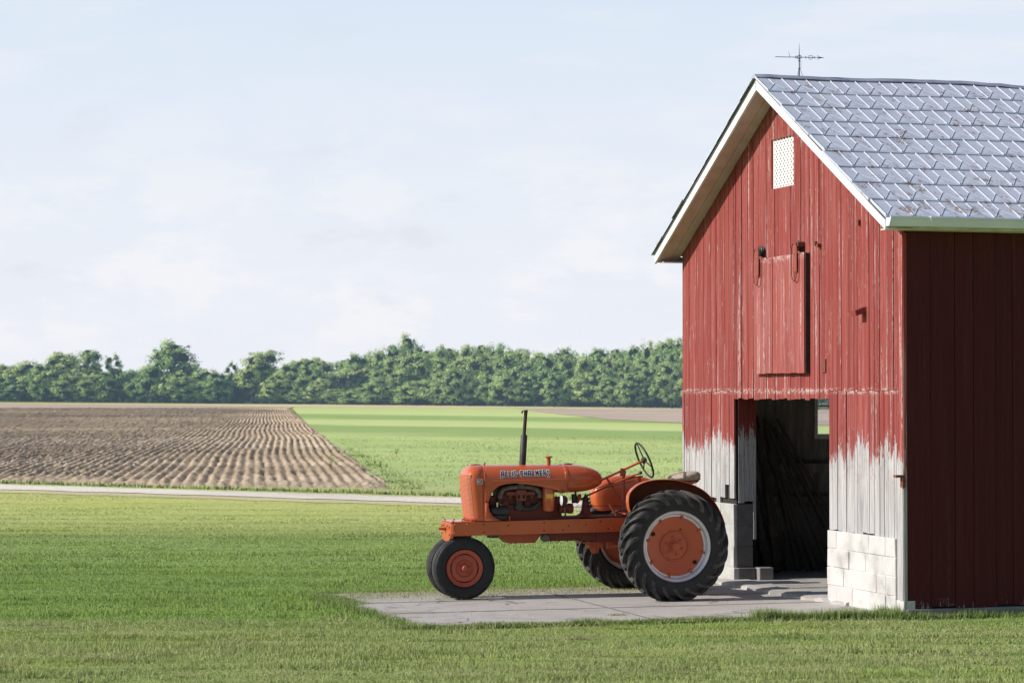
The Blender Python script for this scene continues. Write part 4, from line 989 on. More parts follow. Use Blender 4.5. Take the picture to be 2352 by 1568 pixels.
# pan and gearbox below / behind
mb = MB(); mb.prism([(1.765, .72), (1.765, .690), (1.66, .600), (1.36, .600), (1.29, .690), (1.29, .72)], lambda x, z: (x, -.13, z), lambda x, z: (x, .13, z))
for x in (1.55, 1.6): mb.tube([(x, 0, .60), (x, 0, .585)], .012, 8)
mb.build('oil_pan', M_ORANGE_DULL, TR, bevel=.012)
mb = MB(); mb.box(1.76, 1.86, -.06, .06, .655, .72); mb.build('pan_bracket', M_CAST, TR, bevel=.006)
mb = MB(); mb.lathe([(.02, -.02), (.046, -.015), (.046, .03), (.03, .045)], (1.245, .13, .655), (0, 1, .1), 20); mb.build('filter_housing', M_CAST, TR, smooth=40)
mb = MB(); mb.box(.62, 1.23, -.14, .14, .618, .84); mb.box(.18, .66, -.16, .16, .60, .87); mb.box(-.22, .30, -.19, .19, .42, .86)
for x in np.linspace(.70, 1.18, 6): mb.tube([(x, .12, .618), (x, .12, .606)], .008, 6)
mb.box(.30, 1.20, -.13, .14, .841, .885)
for sg in (1, -1): mb.lathe([(.17, .18), (.165, .26), (.115, .32), (.085, .45), (.075, .70)], (0, 0, .59), (0, sg, 0), 22)
mb.build('transmission', M_ENGINE, TR, bevel=.010)
mb = MB(); mb.tube([(.64, .05, .70), (.66, .05, .53), (.66, .05, .47)], [.075, .06, .03], 14); mb.box(.58, .74, -.02, .13, .53, .60); mb.box(.45, .52, .05, .12, .52, .62); mb.tube([(.50, .10, .56), (.18, .14, .56)], .022, 8); mb.tube([(.93, .16, .64), (.68, .12, .55)], .008, 8); mb.tube([(.62, .13, .78), (.64, .13, .48)], .007, 8); mb.build('brake_linkage', M_ORANGE_DULL, TR, smooth=40)
# pedestal of the gear lever
mb = MB(); mb.lathe([(.15, .0), (.115, .012), (.070, .035), (.050, .075), (.042, .13), (.036, .18), (.03, .185)], (.765, .07, .878), (0, 0, 1), 22); mb.build('gear_tower', M_ENGINE, TR, smooth=50)
mb = MB(); mb.lathe([(.03, 0), (.055, .006), (.056, .02), (.03, .03), (.018, .045), (.008, .07)], (.765, .07, 1.06), (0, 0, 1), 8); mb.build('shift_boot', M_BLACK, TR)
# steering column, wheel, levers
CA = V3((.60, 0, 1.262)); CB = V3((.061, 0, 1.495)); cd = (CB - CA).normalized()
mb = MB(); mb.tube([CA + cd * -.10, CB], .0135, 12); mb.build('steering_column', M_ORANGE, TR, smooth=40)
e1 = V3((0, 1, 0)); e2 = cd.cross(e1).normalized()
mb = MB(); ring = [CB + (e1*math.cos(2*PI*k/48) + e2*math.sin(2*PI*k/48)) * .208 for k in range(49)]; mb.tube(ring, .0115, 10); sw = mb.build('steering_wheel', M_BLACK, TR, smooth=60)
mb = MB(); mb.lathe([(.0, -.03), (.028, -.028), (.036, -.01), (.036, .012), (.02, .026), (0, .03)], CB, cd, 20); mb.build('hub', M_BLACK, sw, smooth=40)
for a in (90, 210, 330): mb = MB(); mb.tube([CB, CB + (e1*math.cos(R(a+55)) + e2*math.sin(R(a+55))) * .208], [.009, .006], 8); mb.build('spoke', M_BLACK, sw)
mb = MB(); mb.bar((.313, .0, 1.40), (.318, .02, 1.33), .05, .055, (1, 0, 0)); mb.tube([(.31, .02, 1.35), (.322, .06, .89)], [.018, .014], 10); mb.tube([(.50, .0, 1.300), (.335, .06, 1.02)], [.012, .008], 8)
mb.tube([(.27, .03, 1.30), (.10, .06, 1.318)], .010, 8); mb.box(.12, .16, .05, .07, 1.25, 1.32); mb.tube([(.30, .04, 1.29), (.22, .07, 1.33), (.14, .06, 1.345)], .008, 8); mb.build('column_post', M_ORANGE_DULL, TR, smooth=40)
mb = MB(); mb.tube([(.755, .07, 1.105), (.50, .12, 1.225), (.175, .15, 1.352)], [.011, .010, .009], 10); gl = mb.build('gear_lever', M_ORANGE_DULL, TR, smooth=40)
mb = MB(); mb.lathe([(0, -.02), (.016, -.015), (.022, 0), (.017, .015), (0, .022)], (.155, .153, 1.360), (-.9, .1, .35), 16); mb.build('knob', M_BLACK, gl, smooth=60)
for pth, rr_ in (([(.68, .10, 1.18), (.45, .11, 1.255), (.20, .10, 1.305)], .0045), ([(.66, .14, 1.17), (.22, .14, 1.275)], .004), ([(.90, .16, 1.005), (.36, .17, .995)], .004), ([(.70, .20, .905), (.45, .22, .915), (.38, .23, .90)], .006)):
    mb = MB(); mb.tube(pth, rr_, 6); mb.build('control_rod', M_RUST, TR)
mb = MB(); mb.tube([(.53, .19, 1.02), (.49, .21, .95), (.455, .22, .89)], .014, 8); mb.bar((.415, .18, .925), (.35, .28, .915), .05, .012); mb.build('clutch_pedal', M_ORANGE, TR, smooth=40)
mb = MB(); mb.tube([(.40, .25, .955), (.34, .26, .95), (.33, .26, .88)], .010, 8); mb.tube([(.335, .30, 1.06), (.345, .30, .88)], .006, 6); mb.build('brake_pedal', M_BLACK, TR, smooth=40)
# seat
mb = MB(); rings = []
for i in range(15):
    a = -PI/2 + PI * i / 14; z = 1.305 + .050 * math.sin(a); s_ = max(.02, math.cos(a)) ** .55
    rings.append([(-.39 + (.185 * (1 - .10 * math.cos(2*PI*k/28))) * s_ * math.cos(2*PI*k/28), .20 * s_ * math.sin(2*PI*k/28), z + .030 * ((-math.cos(2*PI*k/28) + .2) * s_) * (math.sin(a) * .6 + .4)) for k in range(28)])
mb.rings(rings); st = mb.build('seat', M_SEAT, TR, smooth=60)
mb = MB(); mb.rings([[(-.41 + .17 * s_ * math.cos(2*PI*k/20), .16 * s_ * math.sin(2*PI*k/20), z) for k in range(20)] for z, s_ in ((1.258, 1.0), (1.236, .8), (1.215, .35))])
mb.tube([(-.42, 0, 1.23), (-.40, 0, 1.12), (-.30, 0, 1.0), (-.15, 0, .86)], .022, 8); mb.bar((-.52, 0, 1.25), (-.57, 0, 1.29), .2, .01); mb.build('seat_support', M_ORANGE_DULL, st, smooth=40)
# fenders: inner wall, rounded shoulder, top sheet reaching over the tyre
LIP = [(.400, .905), (.440, .940), (.462, .985), (.472, 1.040), (.474, 1.085), (.468, 1.135), (.445, 1.180), (.395, 1.228), (.325, 1.266), (.245, 1.290), (.155, 1.303), (.084, 1.305), (.0, 1.303), (-.10, 1.290), (-.20, 1.266), (-.30, 1.228), (-.40, 1.170), (-.48, 1.095), (-.545, 1.005), (-.60, .90), (-.635, .80)]
def smooth_line(P, k=4):
    out = []
    for i in range(len(P) - 1):
        p0, p1, p2, p3 = (np.array(P[max(0, min(len(P) - 1, j))]) for j in (i - 1, i, i + 1, i + 2))
        for t in np.arange(k) / k: out.append(tuple(.5 * ((2 * p1) + (-p0 + p2) * t + (2*p0 - 5*p1 + 4*p2 - p3) * t**2 + (-p0 + 3*p1 - 3*p2 + p3) * t**3)))
    return out + [P[-1]]
LIP = smooth_line(LIP)
M_UNDER = paint('fender_underside_shaded', (.15, .036, .016), (.06, .025, .016), .8, 0)  # dirty orange underside, with the shade of the hollow put into its colour
for sg in (1, -1):
    mb = MB(); sec = [(.05, .570), (.45, .570), (.78, .573), (.90, .580), (.955, .596), (.985, .622), (1.0, .66), (1.0, .732), (.988, .737)]
    rings = []
    for x, z in LIP:
        rings.append([V3((-.08 + (x + .08) * s_, sg * y_, .93 + (z - .93) * s_)) for s_, y_ in sec])
    mb.rings(rings, closed=False)
    if sg == -1: mb.f = [f[::-1] for f in mb.f]
    fd = mb.build('fender', M_ORANGE, TR, smooth=50, fix=False)
    fd.data.materials.append(M_UNDER)
    sm = fd.modifiers.new('thick', 'SOLIDIFY'); sm.thickness = .006; sm.offset = 0; sm.material_offset = 1; sm.material_offset_rim = 0
# rear wheels
def rear_wheel(sg):
    yc = .85 * sg
    mb = MB(); out = 1 * sg
    mb.lathe([(.02, .065), (.06, .064), (.065, .040), (.145, .030), (.150, .042), (.160, .042), (.166, .028), (.26, .040), (.305, .060), (.320, .066), (.320, .054), (.30, .048), (.26, .026), (.15, .016), (.02, .02)], (0, yc, .5905), (0, out, 0), 56)
    whl = mb.build('rear_wheel', M_WHEEL, TR, smooth=35)
    mb = MB(); mb.lathe([(.372, -.13), (.372, -.10), (.335, -.08), (.328, 0), (.322, .058), (.322, .066), (.340, .074), (.346, .092), (.356, .108), (.372, .114), (.380, .122), (.386, .118), (.384, .105), (.372, .10), (.35, .05), (.35, -.05)], (0, yc, .5905), (0, out, 0), 64, True); mb.build('rim', M_STEEL, whl, smooth=35)
    mb = MB(); mb.lathe([(.0, .10), (.030, .10), (.042, .092), (.046, .06), (.046, .03)], (0, yc, .5905), (0, out, 0), 24)
    for k in range(6):
        a = 2 * PI * k / 6 + .3; mb.lathe([(.014, .03), (.014, .046), (.006, .052), (0, .052)], (.095 * math.cos(a), yc, .5905 + .095 * math.sin(a)), (0, out, 0), 8)
    mb.build('hub', M_WHEEL, whl, smooth=35)
    for k in range(8):
        a = 2 * PI * k / 8 + .22; c = V3((.312 * math.cos(a), yc, .5905 + .312 * math.sin(a)))
        mb = MB(); mb.lathe([(.017, .05), (.017, .075), (.010, .088), (0, .09)], c, (0, out, 0), 8); mb.bar(c + V3((0, out * .066, 0)), c * 1 + V3((.026 * math.cos(a), out * .066, .026 * math.sin(a))), .03, .02, (0, 1, 0)); mb.build('rim_clamp', M_WHEEL, whl)
    for a, r_, hr, hd in ((R(28), .285, .024, .064), (R(-142), .285, .022, .064), (R(110), .19, .009, .0405), (R(-65), .16, .009, .0405)):
        mb = MB(); mb.lathe([(hr, .0), (hr, hd)], (r_ * math.cos(a), yc, .5905 + r_ * math.sin(a)), (0, out, 0), 12); mb.build('disc_hole', M_HOLE, whl)
    # tyre with chevron lugs
    def prof(t):
        a = t * R(96); e = 2 / 2.6
        k_ = .140 * math.copysign(abs(math.sin(a)) ** e, a) if abs(a) > 1e-6 else 0.0
        return .578 - .115 * (1 - max(0, math.cos(a)) ** .75), k_
    P = []
    for t in np.linspace(-1, 1, 31):
        a = t * PI * .74; kk = .143 * math.sin(a) if abs(t) < .68 else .143 * math.sin(a)
        r_ = .455 + .115 * math.copysign(abs(math.cos(a)) ** .62, math.cos(a)); kk = .143 * math.copysign(abs(math.sin(a)) ** .8, math.sin(a))
        P.append((max(r_, .388), kk))
    P = [(.384, -.10)] + P + [(.384, .10)]
    mb = MB(); mb.lathe([(r_, k_) for r_, k_ in P], (0, yc, .5905), (0, 1, 0), 96, True); ty = mb.build('tyre', M_TYRE, whl, smooth=50)
    mb = MB(); NL = 22
    for side_ in (1, -1):
        for k in range(NL):
            th0 = 2 * PI * k / NL + (PI / NL if side_ == -1 else 0); path = []
            NP = 11
            for i in range(NP):
                s_ = i / (NP - 1); ang = s_ * PI * .50
                kk = .143 * math.copysign(abs(math.sin(ang)) ** .8, 1) * side_ if i else .004 * side_
                r_ = .455 + .115 * math.copysign(abs(math.cos(ang)) ** .62, math.cos(ang))
                th = th0 + .50 * s_ ** .85
                path.append((r_, kk, th, ang, s_))
            rings = []
            for r_, kk, th, ang, s_ in path:
                hgt = .040 * (1 - max(0, s_ - .62) / .38 * .8); wd = .036 + .022 * s_
                nr, nk = math.cos(ang) * .9 + .1, math.sin(ang) * side_
                L_n = math.hypot(nr, nk); nr, nk = nr / L_n, nk / L_n
                ring = []
                for dth, hh in ((-wd * .62, -.012), (-wd * .40, hgt), (wd * .40, hgt), (wd * .62, -.012)):
                    rr_ = r_ + nr * hh; k2 = kk + nk * hh; t2 = th + dth / r_
                    ring.append((rr_ * math.cos(t2), yc + k2, .5905 + rr_ * math.sin(t2)))
                rings.append(ring)
            mb.rings(rings)
    lg = mb.build('tread_lugs', M_LUG, whl, bevel=.004, smooth=35)
    return whl
for sg in (1, -1): rear_wheel(sg)
# front wheels
def front_wheel(sg):
    yc = .14 * sg; c = (2.172, yc, .342)
    mb = MB(); mb.lathe([(.02, .045), (.06, .045), (.085, .040), (.10, .056), (.130, .058), (.150, .048), (.155, .03), (.15, .028), (.12, .044), (.06, .03), (.02, .03)], c, (0, sg, 0), 48); whl = mb.build('front_wheel', M_FRONT_WHEEL, TR, smooth=35)
    mb = MB(); mb.lathe([(.195, -.06), (.195, -.05), (.165, -.03), (.157, .02), (.157, .050), (.166, .056), (.186, .062), (.197, .070), (.203, .066), (.198, .05), (.18, .0)], c, (0, sg, 0), 56, True); mb.build('rim', M_FRONT_WHEEL, whl, smooth=35)
    mb = MB(); mb.lathe([(0, .098), (.026, .096), (.034, .085), (.036, .04)], c, (0, sg, 0), 20)
    for k in range(5):
        a = 2*PI*k/5 + .4; mb.lathe([(.010, .04), (.010, .056), (.004, .060), (0, .06)], (c[0] + .058*math.cos(a), yc, c[2] + .058*math.sin(a)), (0, sg, 0), 6)
    mb.build('hub', M_FRONT_WHEEL, whl, smooth=35)
    for a0 in (R(90), R(180), R(-90), R(0)):
        mb = MB(); mb.rings([[(c[0] + r_*math.cos(a), yc + sg*(.0545 if r_ > .15 else .0545), c[2] + r_*math.sin(a)) for r_ in (.148, .157)] for a in np.linspace(a0 - R(22), a0 + R(22), 12)], closed=False); mb.build('rim_slot', M_HOLE, whl, fix=False)
    P = [(.206, -.056)]
    for t in np.linspace(-1, 1, 27):
        a = t * PI * .72; r_ = .268 + .073 * math.copysign(abs(math.cos(a)) ** .6, math.cos(a)); k_ = .078 * math.copysign(abs(math.sin(a)) ** .75, math.sin(a)); P.append((max(r_, .202), k_))
    P.append((.206, .056))
    mb = MB(); mb.lathe(P, c, (0, 1, 0), 72, True); mb.build('tyre', M_TYRE, whl, smooth=50)
    mb = MB()
    for kk, hh in ((-.050, .0), (-.026, .006), (0, .007), (.026, .006), (.050, .0)):
        mb.lathe([(.332 + hh * .5, kk - .010), (.340 + hh * .3, kk - .007), (.340 + hh * .3, kk + .007), (.332 + hh * .5, kk + .010)], c, (0, 1, 0), 72, True)
    for k in range(84):
        a = 2*PI*k/84
        for s2 in (1, -1):
            p = V3((math.cos(a), 0, math.sin(a))); q0 = V3(c) + p * .333 + V3((0, s2 * .058, 0)); q1 = V3(c) + p * .316 + V3((0, s2 * .073, 0)); mb.bar(q0, q1, .011, .010, p)
    mb.build('tread_ribs', M_LUG, whl, smooth=30)
for sg in (1, -1): front_wheel(sg)

# ------------------------------------------------------------------ grass
def scatter(name, pts, hts, wid, lean, mat, seed, flat=False, label=None):
    r = np.random.default_rng(seed); n = len(pts); az = r.random(n) * 2 * PI
    d = np.stack([np.cos(az), np.sin(az)], -1); sd = np.stack([-np.sin(az), np.cos(az)], -1)
    wv = wid * (.6 + .8 * r.random(n)); ln = lean * r.random(n) * hts
    base = np.concatenate([pts, np.full((n, 1), -.022) if pts.shape[1] == 2 else np.zeros((n, 0))], 1)
    L = base.copy(); L[:, :2] -= sd * wv[:, None] / 2; Rr = base.copy(); Rr[:, :2] += sd * wv[:, None] / 2
    T = base.copy(); T[:, :2] += d * ln[:, None]
    T[:, 2] += hts if not flat else np.minimum(hts, .012 + .02 * r.random(n))
    V = np.stack([L, Rr, T], 1).reshape(-1, 3); Fc = np.arange(3 * n).reshape(n, 3)
    o = mesh_np(name, V, Fc, mat, {'rnd': ('FACE', r.random(n))}); tag(o, label, None, None, 'stuff'); return o
def value_noise(x, y, seed):
    r = np.random.default_rng(seed); G = r.random((256, 256)); xi = np.floor(x).astype(int); yi = np.floor(y).astype(int); fx = x - xi; fy = y - yi
    fx = fx*fx*(3-2*fx); fy = fy*fy*(3-2*fy); g = lambda i, j: G[i % 256, j % 256]
    return (g(xi, yi)*(1-fx)+g(xi+1, yi)*fx)*(1-fy)+(g(xi, yi+1)*(1-fx)+g(xi+1, yi+1)*fx)*fy
ca, sa = math.cos(BRZ), math.sin(BRZ)
def barn_uv(x, y): dx, dy = x - BX, y - BY; return dx * ca + dy * sa, -dx * sa + dy * ca
def clear(x, y, m=0.0):
    u, v = barn_uv(x, y)
    pad_ = (u > -5.0 - m + .05 * np.sin(v * 9)) & (u < .2) & (v > .38 - m) & (v < 4.42 + m)
    bn = (u > -.03) & (u < L_ + 1) & (v > -.03) & (v < W_)
    return ~(pad_ | bn)
def area(y0, y1, dens, seed, x_ext=.32):
    r = np.random.default_rng(seed); wmax = x_ext * y1 + .8; n = int(dens * 2 * wmax * (y1 - y0))
    x = (r.random(n) * 2 - 1) * wmax; y = y0 + (y1 - y0) * r.random(n)
    k = (np.abs(x) < x_ext * y + .8) & clear(x, y) & (y < zroad(x) - 1.9); return x[k], y[k]
xs_, ys_, hs_, ws_ = [], [], [], []
for (y0, y1, dens, wd, seed) in ((17.8, 24, 3200, .0055, 31), (24, 31, 2000, .007, 32), (31, 40, 900, .011, 33), (40, 60, 420, .014, 34)):
    x, y = area(y0, y1, dens, seed)
    nz = value_noise(x * .55, y * 2.4, 41) * .55 + value_noise(x * 1.7, y * 4.6, 42) * .3 + value_noise(x * 5, y * 9, 43) * .15
    h = (.014 + .011 * nz + .085 * np.clip(nz - .50, 0, 1)) * (.7 + .6 * np.random.default_rng(seed + 100).random(len(x)))
    h *= np.where((y > 23.9) & (y < 38.5), 1.0, .95) * np.clip(1.15 - (y - 24) * .025, .5, 1); xs_.append(x); ys_.append(y); hs_.append(h); ws_.append(np.full(len(x), wd))
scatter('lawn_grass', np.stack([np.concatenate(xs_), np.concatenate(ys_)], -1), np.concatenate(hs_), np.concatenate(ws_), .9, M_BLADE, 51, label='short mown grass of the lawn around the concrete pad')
# clippings lying on the nearest strip in loose windrows
x, y = area(17.8, 24.3, 900, 61); m = value_noise(x * .55, y * 2.6, 62) * .65 + value_noise(x * 2.5, y * 7, 63) * .35 
k = (m > .50) & (np.random.default_rng(64).random(len(x)) < (m - .46) * 3.0); x, y = x[k], y[k]
hh = .03 + .05 * np.random.default_rng(65).random(len(x))
zb = -.005 + .035 * np.random.default_rng(66).random(len(x))
o = scatter('grass_clippings', np.stack([x, y, zb], -1), hh, .0065, 1.9, M_DRY, 67, True, 'dry pale clippings lying on the nearest strip of lawn')
r = np.random.default_rng(68); P = []; Hh = []; Pd = []; Hd = []
for k in range(620):
    y0 = 17.9 + 16 * r.random() ** 1.7; x0 = (r.random() * 2 - 1) * (.27 * y0 + .6); rowy = 1 if y0 < 24 else .5
    nb = int(r.uniform(30, 110)); sx_, sy_ = r.uniform(.06, .34), r.uniform(.02, .06)
    q = np.stack([x0 + r.normal(0, sx_, nb), y0 + r.normal(0, sy_, nb)], -1); kk = clear(q[:, 0], q[:, 1], .05); q = q[kk]
    hgt = r.uniform(.035, .085) * (1 if y0 < 25 else .75); hv = hgt * r.uniform(.5, 1.1, len(q))
    (Pd if y0 < 24.2 and r.random() < .6 else P).append(q); (Hd if len(Pd) and Pd[-1] is q else Hh).append(hv)
scatter('grass_tufts', np.concatenate(P), np.concatenate(Hh), .010, 1.1, M_BLADE, 69, label='darker longer tufts left standing in the mown lawn')
scatter('grass_heaps', np.concatenate(Pd), np.concatenate(Hd), .0075, 2.2, M_DRY, 70, label='small raked heaps of drying grass in the nearest strip')
# longer fringe along the pad edges and the barn foot
r = np.random.default_rng(71); P = []; Hh = []
def fringe(u0, v0, u1, v1, n, hmin, hmax, spread):
    t = r.random(n); u = u0 + (u1 - u0) * t + r.normal(0, spread, n); v = v0 + (v1 - v0) * t + r.normal(0, spread, n)
    X = BX + u * ca - v * sa; Y = BY + u * sa + v * ca; kk = value_noise(t * abs(u1 - u0 + v1 - v0) * 3, t * 0, 72)
    P.append(np.stack([X, Y], -1)); Hh.append((hmin + (hmax - hmin) * r.random(n) * (.4 + kk)))
fringe(-4.95, .33, -.0, .29, 15000, .025, .075, .05); fringe(-1.5, .30, .0, -.03, 5500, .03, .14, .05); fringe(-.06, -.02, -.06, .5, 700, .05, .16, .03)
fringe(-5.0, .35, -5.12, 4.4, 5500, .03, .075, .07); fringe(-5.0, 4.48, -.2, 4.52, 11000, .025, .06, .05)
fringe(-4.95, 3.0, -5.0, 4.25, 5000, .025, .06, .08); fringe(0, -.10, 4, -.11, 5500, .03, .10, .04)
scatter('edge_grass', np.concatenate(P), np.concatenate(Hh), .0075, .8, M_EDGE, 73, label='longer ragged grass along the pad edges and barn foot')
# clippings blown over the pad
r = np.random.default_rng(81); n = 6000; u = -4.8 + 4.2 * r.random(n); v = 4.40 - np.abs(r.normal(0, .42, n))
n2 = 260; u = np.concatenate([u, -4.7 + 4.4 * r.random(n2), -2.72 + r.normal(0, .05, 130), -1.2 + r.normal(0, .04, 70)]); v = np.concatenate([v, .6 + 3.5 * r.random(n2), .98 + r.normal(0, .02, 130), .72 + r.normal(0, .03, 70)])
k = v > .5; u, v = u[k], v[k]
scatter('pad_clippings', np.stack([BX + u * ca - v * sa, BY + u * sa + v * ca, np.full(len(u), .006)], -1), .018 + .022 * r.random(len(u)), .006, 1.6, M_DRY, 82, True, 'green clippings scattered on the concrete pad')
# weeds on the edge of the ploughed land, rough grass between track and field
r = np.random.default_rng(91); n = 1300; t = r.random(n) ** 1.3 * 45; q = r.normal(-.50, .28, n)
X = -3.0 - .1001 * t - .995 * q; Y = 57.4 + .995 * t - .1001 * q; Hh = (.02 + .15 * r.random(n) * value_noise(t * .8, q * .0, 92) ** 2)
n3 = 5000; x3 = -20 + 40 * r.random(n3); y3 = zroad(x3) + 2.2 + np.abs(r.normal(0, .5, n3)); X = np.concatenate([X, x3]); Y = np.concatenate([Y, y3]); Hh = np.concatenate([Hh, .03 + .08 * r.random(n3)])
scatter('field_edge_weeds', np.stack([X, Y], -1), Hh, .035, .9, M_EDGE, 93, label='green weeds along the edge of the ploughed soil')

# ------------------------------------------------------------------ trees
def leaf_mat(name, dark, light, haze):
    t = NT(name); rn = t.attr('rnd'); oi = t.n('ShaderNodeObjectInfo').outputs['Random']
    c = t.ramp(rn, [(0, dark), (1, light)]); c = t.mix(t.math('MULTIPLY', oi, .85), c, t.mix(1, c, (.62, .78, .80), 'MULTIPLY'))
    t.set(c, .7, 0, .15); tr = t.n('ShaderNodeBsdfTranslucent'); t.l(c, tr.inputs[0]); mx = t.n('ShaderNodeMixShader'); mx.inputs[0].default_value = .25
    t.l(t.b.outputs[0], mx.inputs[1]); t.l(tr.outputs[0], mx.inputs[2])
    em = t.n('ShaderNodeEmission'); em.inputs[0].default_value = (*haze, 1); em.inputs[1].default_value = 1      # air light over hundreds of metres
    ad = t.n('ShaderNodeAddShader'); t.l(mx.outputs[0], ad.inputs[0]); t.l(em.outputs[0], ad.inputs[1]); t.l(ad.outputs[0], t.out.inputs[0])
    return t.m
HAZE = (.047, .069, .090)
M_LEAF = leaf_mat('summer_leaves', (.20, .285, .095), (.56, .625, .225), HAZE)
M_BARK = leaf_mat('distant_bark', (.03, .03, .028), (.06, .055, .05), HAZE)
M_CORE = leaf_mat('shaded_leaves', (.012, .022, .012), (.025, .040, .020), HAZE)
def tree_proto(seed, lobes, n_clump, leaves, size):
    """unit tree: 1 m tall; crown of many leaf clumps on several lobes (cx,cy,cz,r,rz)"""
    r = np.random.default_rng(seed); V = []; rn = []; Vd = []; rd = []
    for (cx, cy, cz, lr, lz) in lobes:
        m = max(5, int(1.05 * n_clump * lr / .25))
        for _ in range(m):
            u = r.normal(size=3); u /= np.linalg.norm(u); 
            if u[2] < -.75: u[2] *= -1
            k = r.uniform(.60, 1.10); c = np.array([cx + u[0]*lr*k, cy + u[1]*lr*k, cz + u[2]*lz*k])
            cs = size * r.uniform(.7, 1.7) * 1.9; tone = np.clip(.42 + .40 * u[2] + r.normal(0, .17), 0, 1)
            w3 = r.normal(size=(leaves, 3)); w3 /= np.linalg.norm(w3, axis=1)[:, None]
            pos = c + w3 * cs * (r.random((leaves, 1)) ** .5) * np.array([1, 1, .75])
            nrm = w3 * .75 + u * 1.15 + r.normal(0, .22, (leaves, 3)) + np.array([0, 0, .25]); nrm /= np.linalg.norm(nrm, axis=1)[:, None]
            a = np.cross(nrm, r.normal(size=(leaves, 3))); a /= np.linalg.norm(a, axis=1)[:, None]; b = np.cross(nrm, a)
            s_ = (size * r.uniform(.36, .78, leaves))[:, None]
            V.append(np.stack([pos - a*s_, pos - b*s_*.7, pos + a*s_, pos + b*s_*.7], 1)); rn.append(np.clip(tone + r.normal(0, .09, leaves), 0, 1))
    V = np.concatenate(V).reshape(-1, 3); rn = np.concatenate(rn)
    me = bpy.data.meshes.new('crown'); n = len(rn); 
    # inner mass
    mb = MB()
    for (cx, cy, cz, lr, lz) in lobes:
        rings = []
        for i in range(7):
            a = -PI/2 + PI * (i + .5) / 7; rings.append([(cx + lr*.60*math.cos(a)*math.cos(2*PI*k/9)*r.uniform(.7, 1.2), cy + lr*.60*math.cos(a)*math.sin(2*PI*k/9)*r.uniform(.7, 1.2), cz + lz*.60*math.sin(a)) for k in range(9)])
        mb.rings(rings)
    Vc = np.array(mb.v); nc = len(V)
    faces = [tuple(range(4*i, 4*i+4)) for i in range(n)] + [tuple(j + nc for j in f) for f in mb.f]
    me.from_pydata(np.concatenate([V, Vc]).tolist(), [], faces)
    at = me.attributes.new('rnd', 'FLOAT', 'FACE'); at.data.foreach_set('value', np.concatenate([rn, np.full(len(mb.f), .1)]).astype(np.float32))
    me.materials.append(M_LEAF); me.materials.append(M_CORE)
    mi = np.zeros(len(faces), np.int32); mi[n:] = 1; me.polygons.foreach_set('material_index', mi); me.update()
    tb = MB(); tb.tube([(0, 0, 0), (.004, 0, .12), (-.004, .003, .35), (.0, 0, .70)], [.026, .019, .014, .005], 8)
    for k in range(6):
        lb = lobes[k % len(lobes)]; z0 = .22 + .06 * k; tb.tube([(0, 0, z0), (lb[0] * .55, lb[1] * .55, (z0 + lb[2]) / 2 + .03), (lb[0] * .95, lb[1] * .95, lb[2])], [.010, .007, .003], 6)
    tm = bpy.data.meshes.new('trunk'); tm.from_pydata(tb.v, [], tb.f); tm.materials.append(M_BARK); tm.update()
    return me, tm
PROTO = {}
def lobeset(seed, n, wid, zlo, zhi, rr):
    r = random.Random(seed); L = []
    for i in range(n):
        z = zlo + (zhi - zlo) * ((i + .5) / n) ; sp = wid * (1 - abs((z - (zlo + zhi) * .45) / (zhi - zlo)) * 1.1)
        a = i * 2.4 + r.uniform(-.5, .5); L.append((sp * math.cos(a) * r.uniform(.5, 1), sp * math.sin(a) * r.uniform(.5, 1), z, rr * r.uniform(.75, 1.2), rr * r.uniform(.7, 1.0)))
    return L
SPEC = {
 'round': (lobeset(1, 11, .30, .28, .84, .17), 20, 30, .030), 'spread': (lobeset(2, 13, .36, .24, .82, .17), 18, 30, .030),
 'tall': (lobeset(3, 12, .20, .25, .88, .13), 22, 28, .026), 'bushy': (lobeset(4, 12, .34, .16, .80, .19), 18, 32, .032),
 'open': (lobeset(5, 9, .26, .34, .88, .11), 20, 24, .024), 'dense': (lobeset(6, 14, .30, .15, .83, .18), 18, 32, .030),
 'oak': ([(0, 0, .82, .20, .16), (-.17, .05, .70, .17, .15), (.18, -.03, .72, .16, .14), (.0, .1, .62, .22, .16), (-.25, 0, .50, .17, .14), (.27, .03, .48, .18, .15), (-.08, -.12, .44, .22, .16), (.12, -.1, .33, .22, .15), (-.30, .0, .30, .18, .15), (.33, .05, .28, .17, .15), (0, 0, .22, .25, .14)], 22, 30, .028),
 'low': (lobeset(8, 10, .42, .22, .74, .24), 16, 34, .040),
}
for k, (lb, nc, lv, sz) in SPEC.items(): PROTO[k] = tree_proto(hash(k) % 1000 if False else sum(map(ord, k)), lb, nc, lv, sz)
tr_ = random.Random(99)
def base_d(px):
    yb = 920.5 + 15.5 * px / 1570
    return HCAM * F / (yb - 905)
def plant_tree(kind, px, top, wpx, extra=0, label=None, group=None, name='tree'):
    """px: image column of the trunk in the layout sketch; gives bearing; top: sketch height -> metres"""
    D = base_d(px) + extra; X = (px - 1176) / F * D; Hh = HCAM + (905 - top) / F * D + .05
    o = empty(name, (X, D, -.05), tr_.uniform(0, 6.28)); wd = wpx / F * D / .74
    tag(o, label, 'tree', group)
    for nm, me in zip(('crown', 'trunk'), PROTO[kind]):
        c = bpy.data.objects.new(nm, me); put(c, o); c.scale = (wd, wd, Hh)
        if nm == 'trunk': c.scale = (Hh * .8, Hh * .8, Hh)
    return o
G1 = 'broadleaf trees along the far edge of the ploughed field'; G2 = 'trees of the wood behind the green field'; G3 = 'low trees at the foot of the wood'
plant_tree('oak', 396, 778, 150, 0, 'tall round-topped oak standing above the tree line left of centre', None, 'oak_tree')
plant_tree('round', 600, 799, 118, 0, 'dark rounded tree standing above its neighbours over the end of the furrows', None, 'tree')
plant_tree('open', 532, 822, 52, 30, 'thin open-crowned tree between the two tallest field trees', None, 'tree')
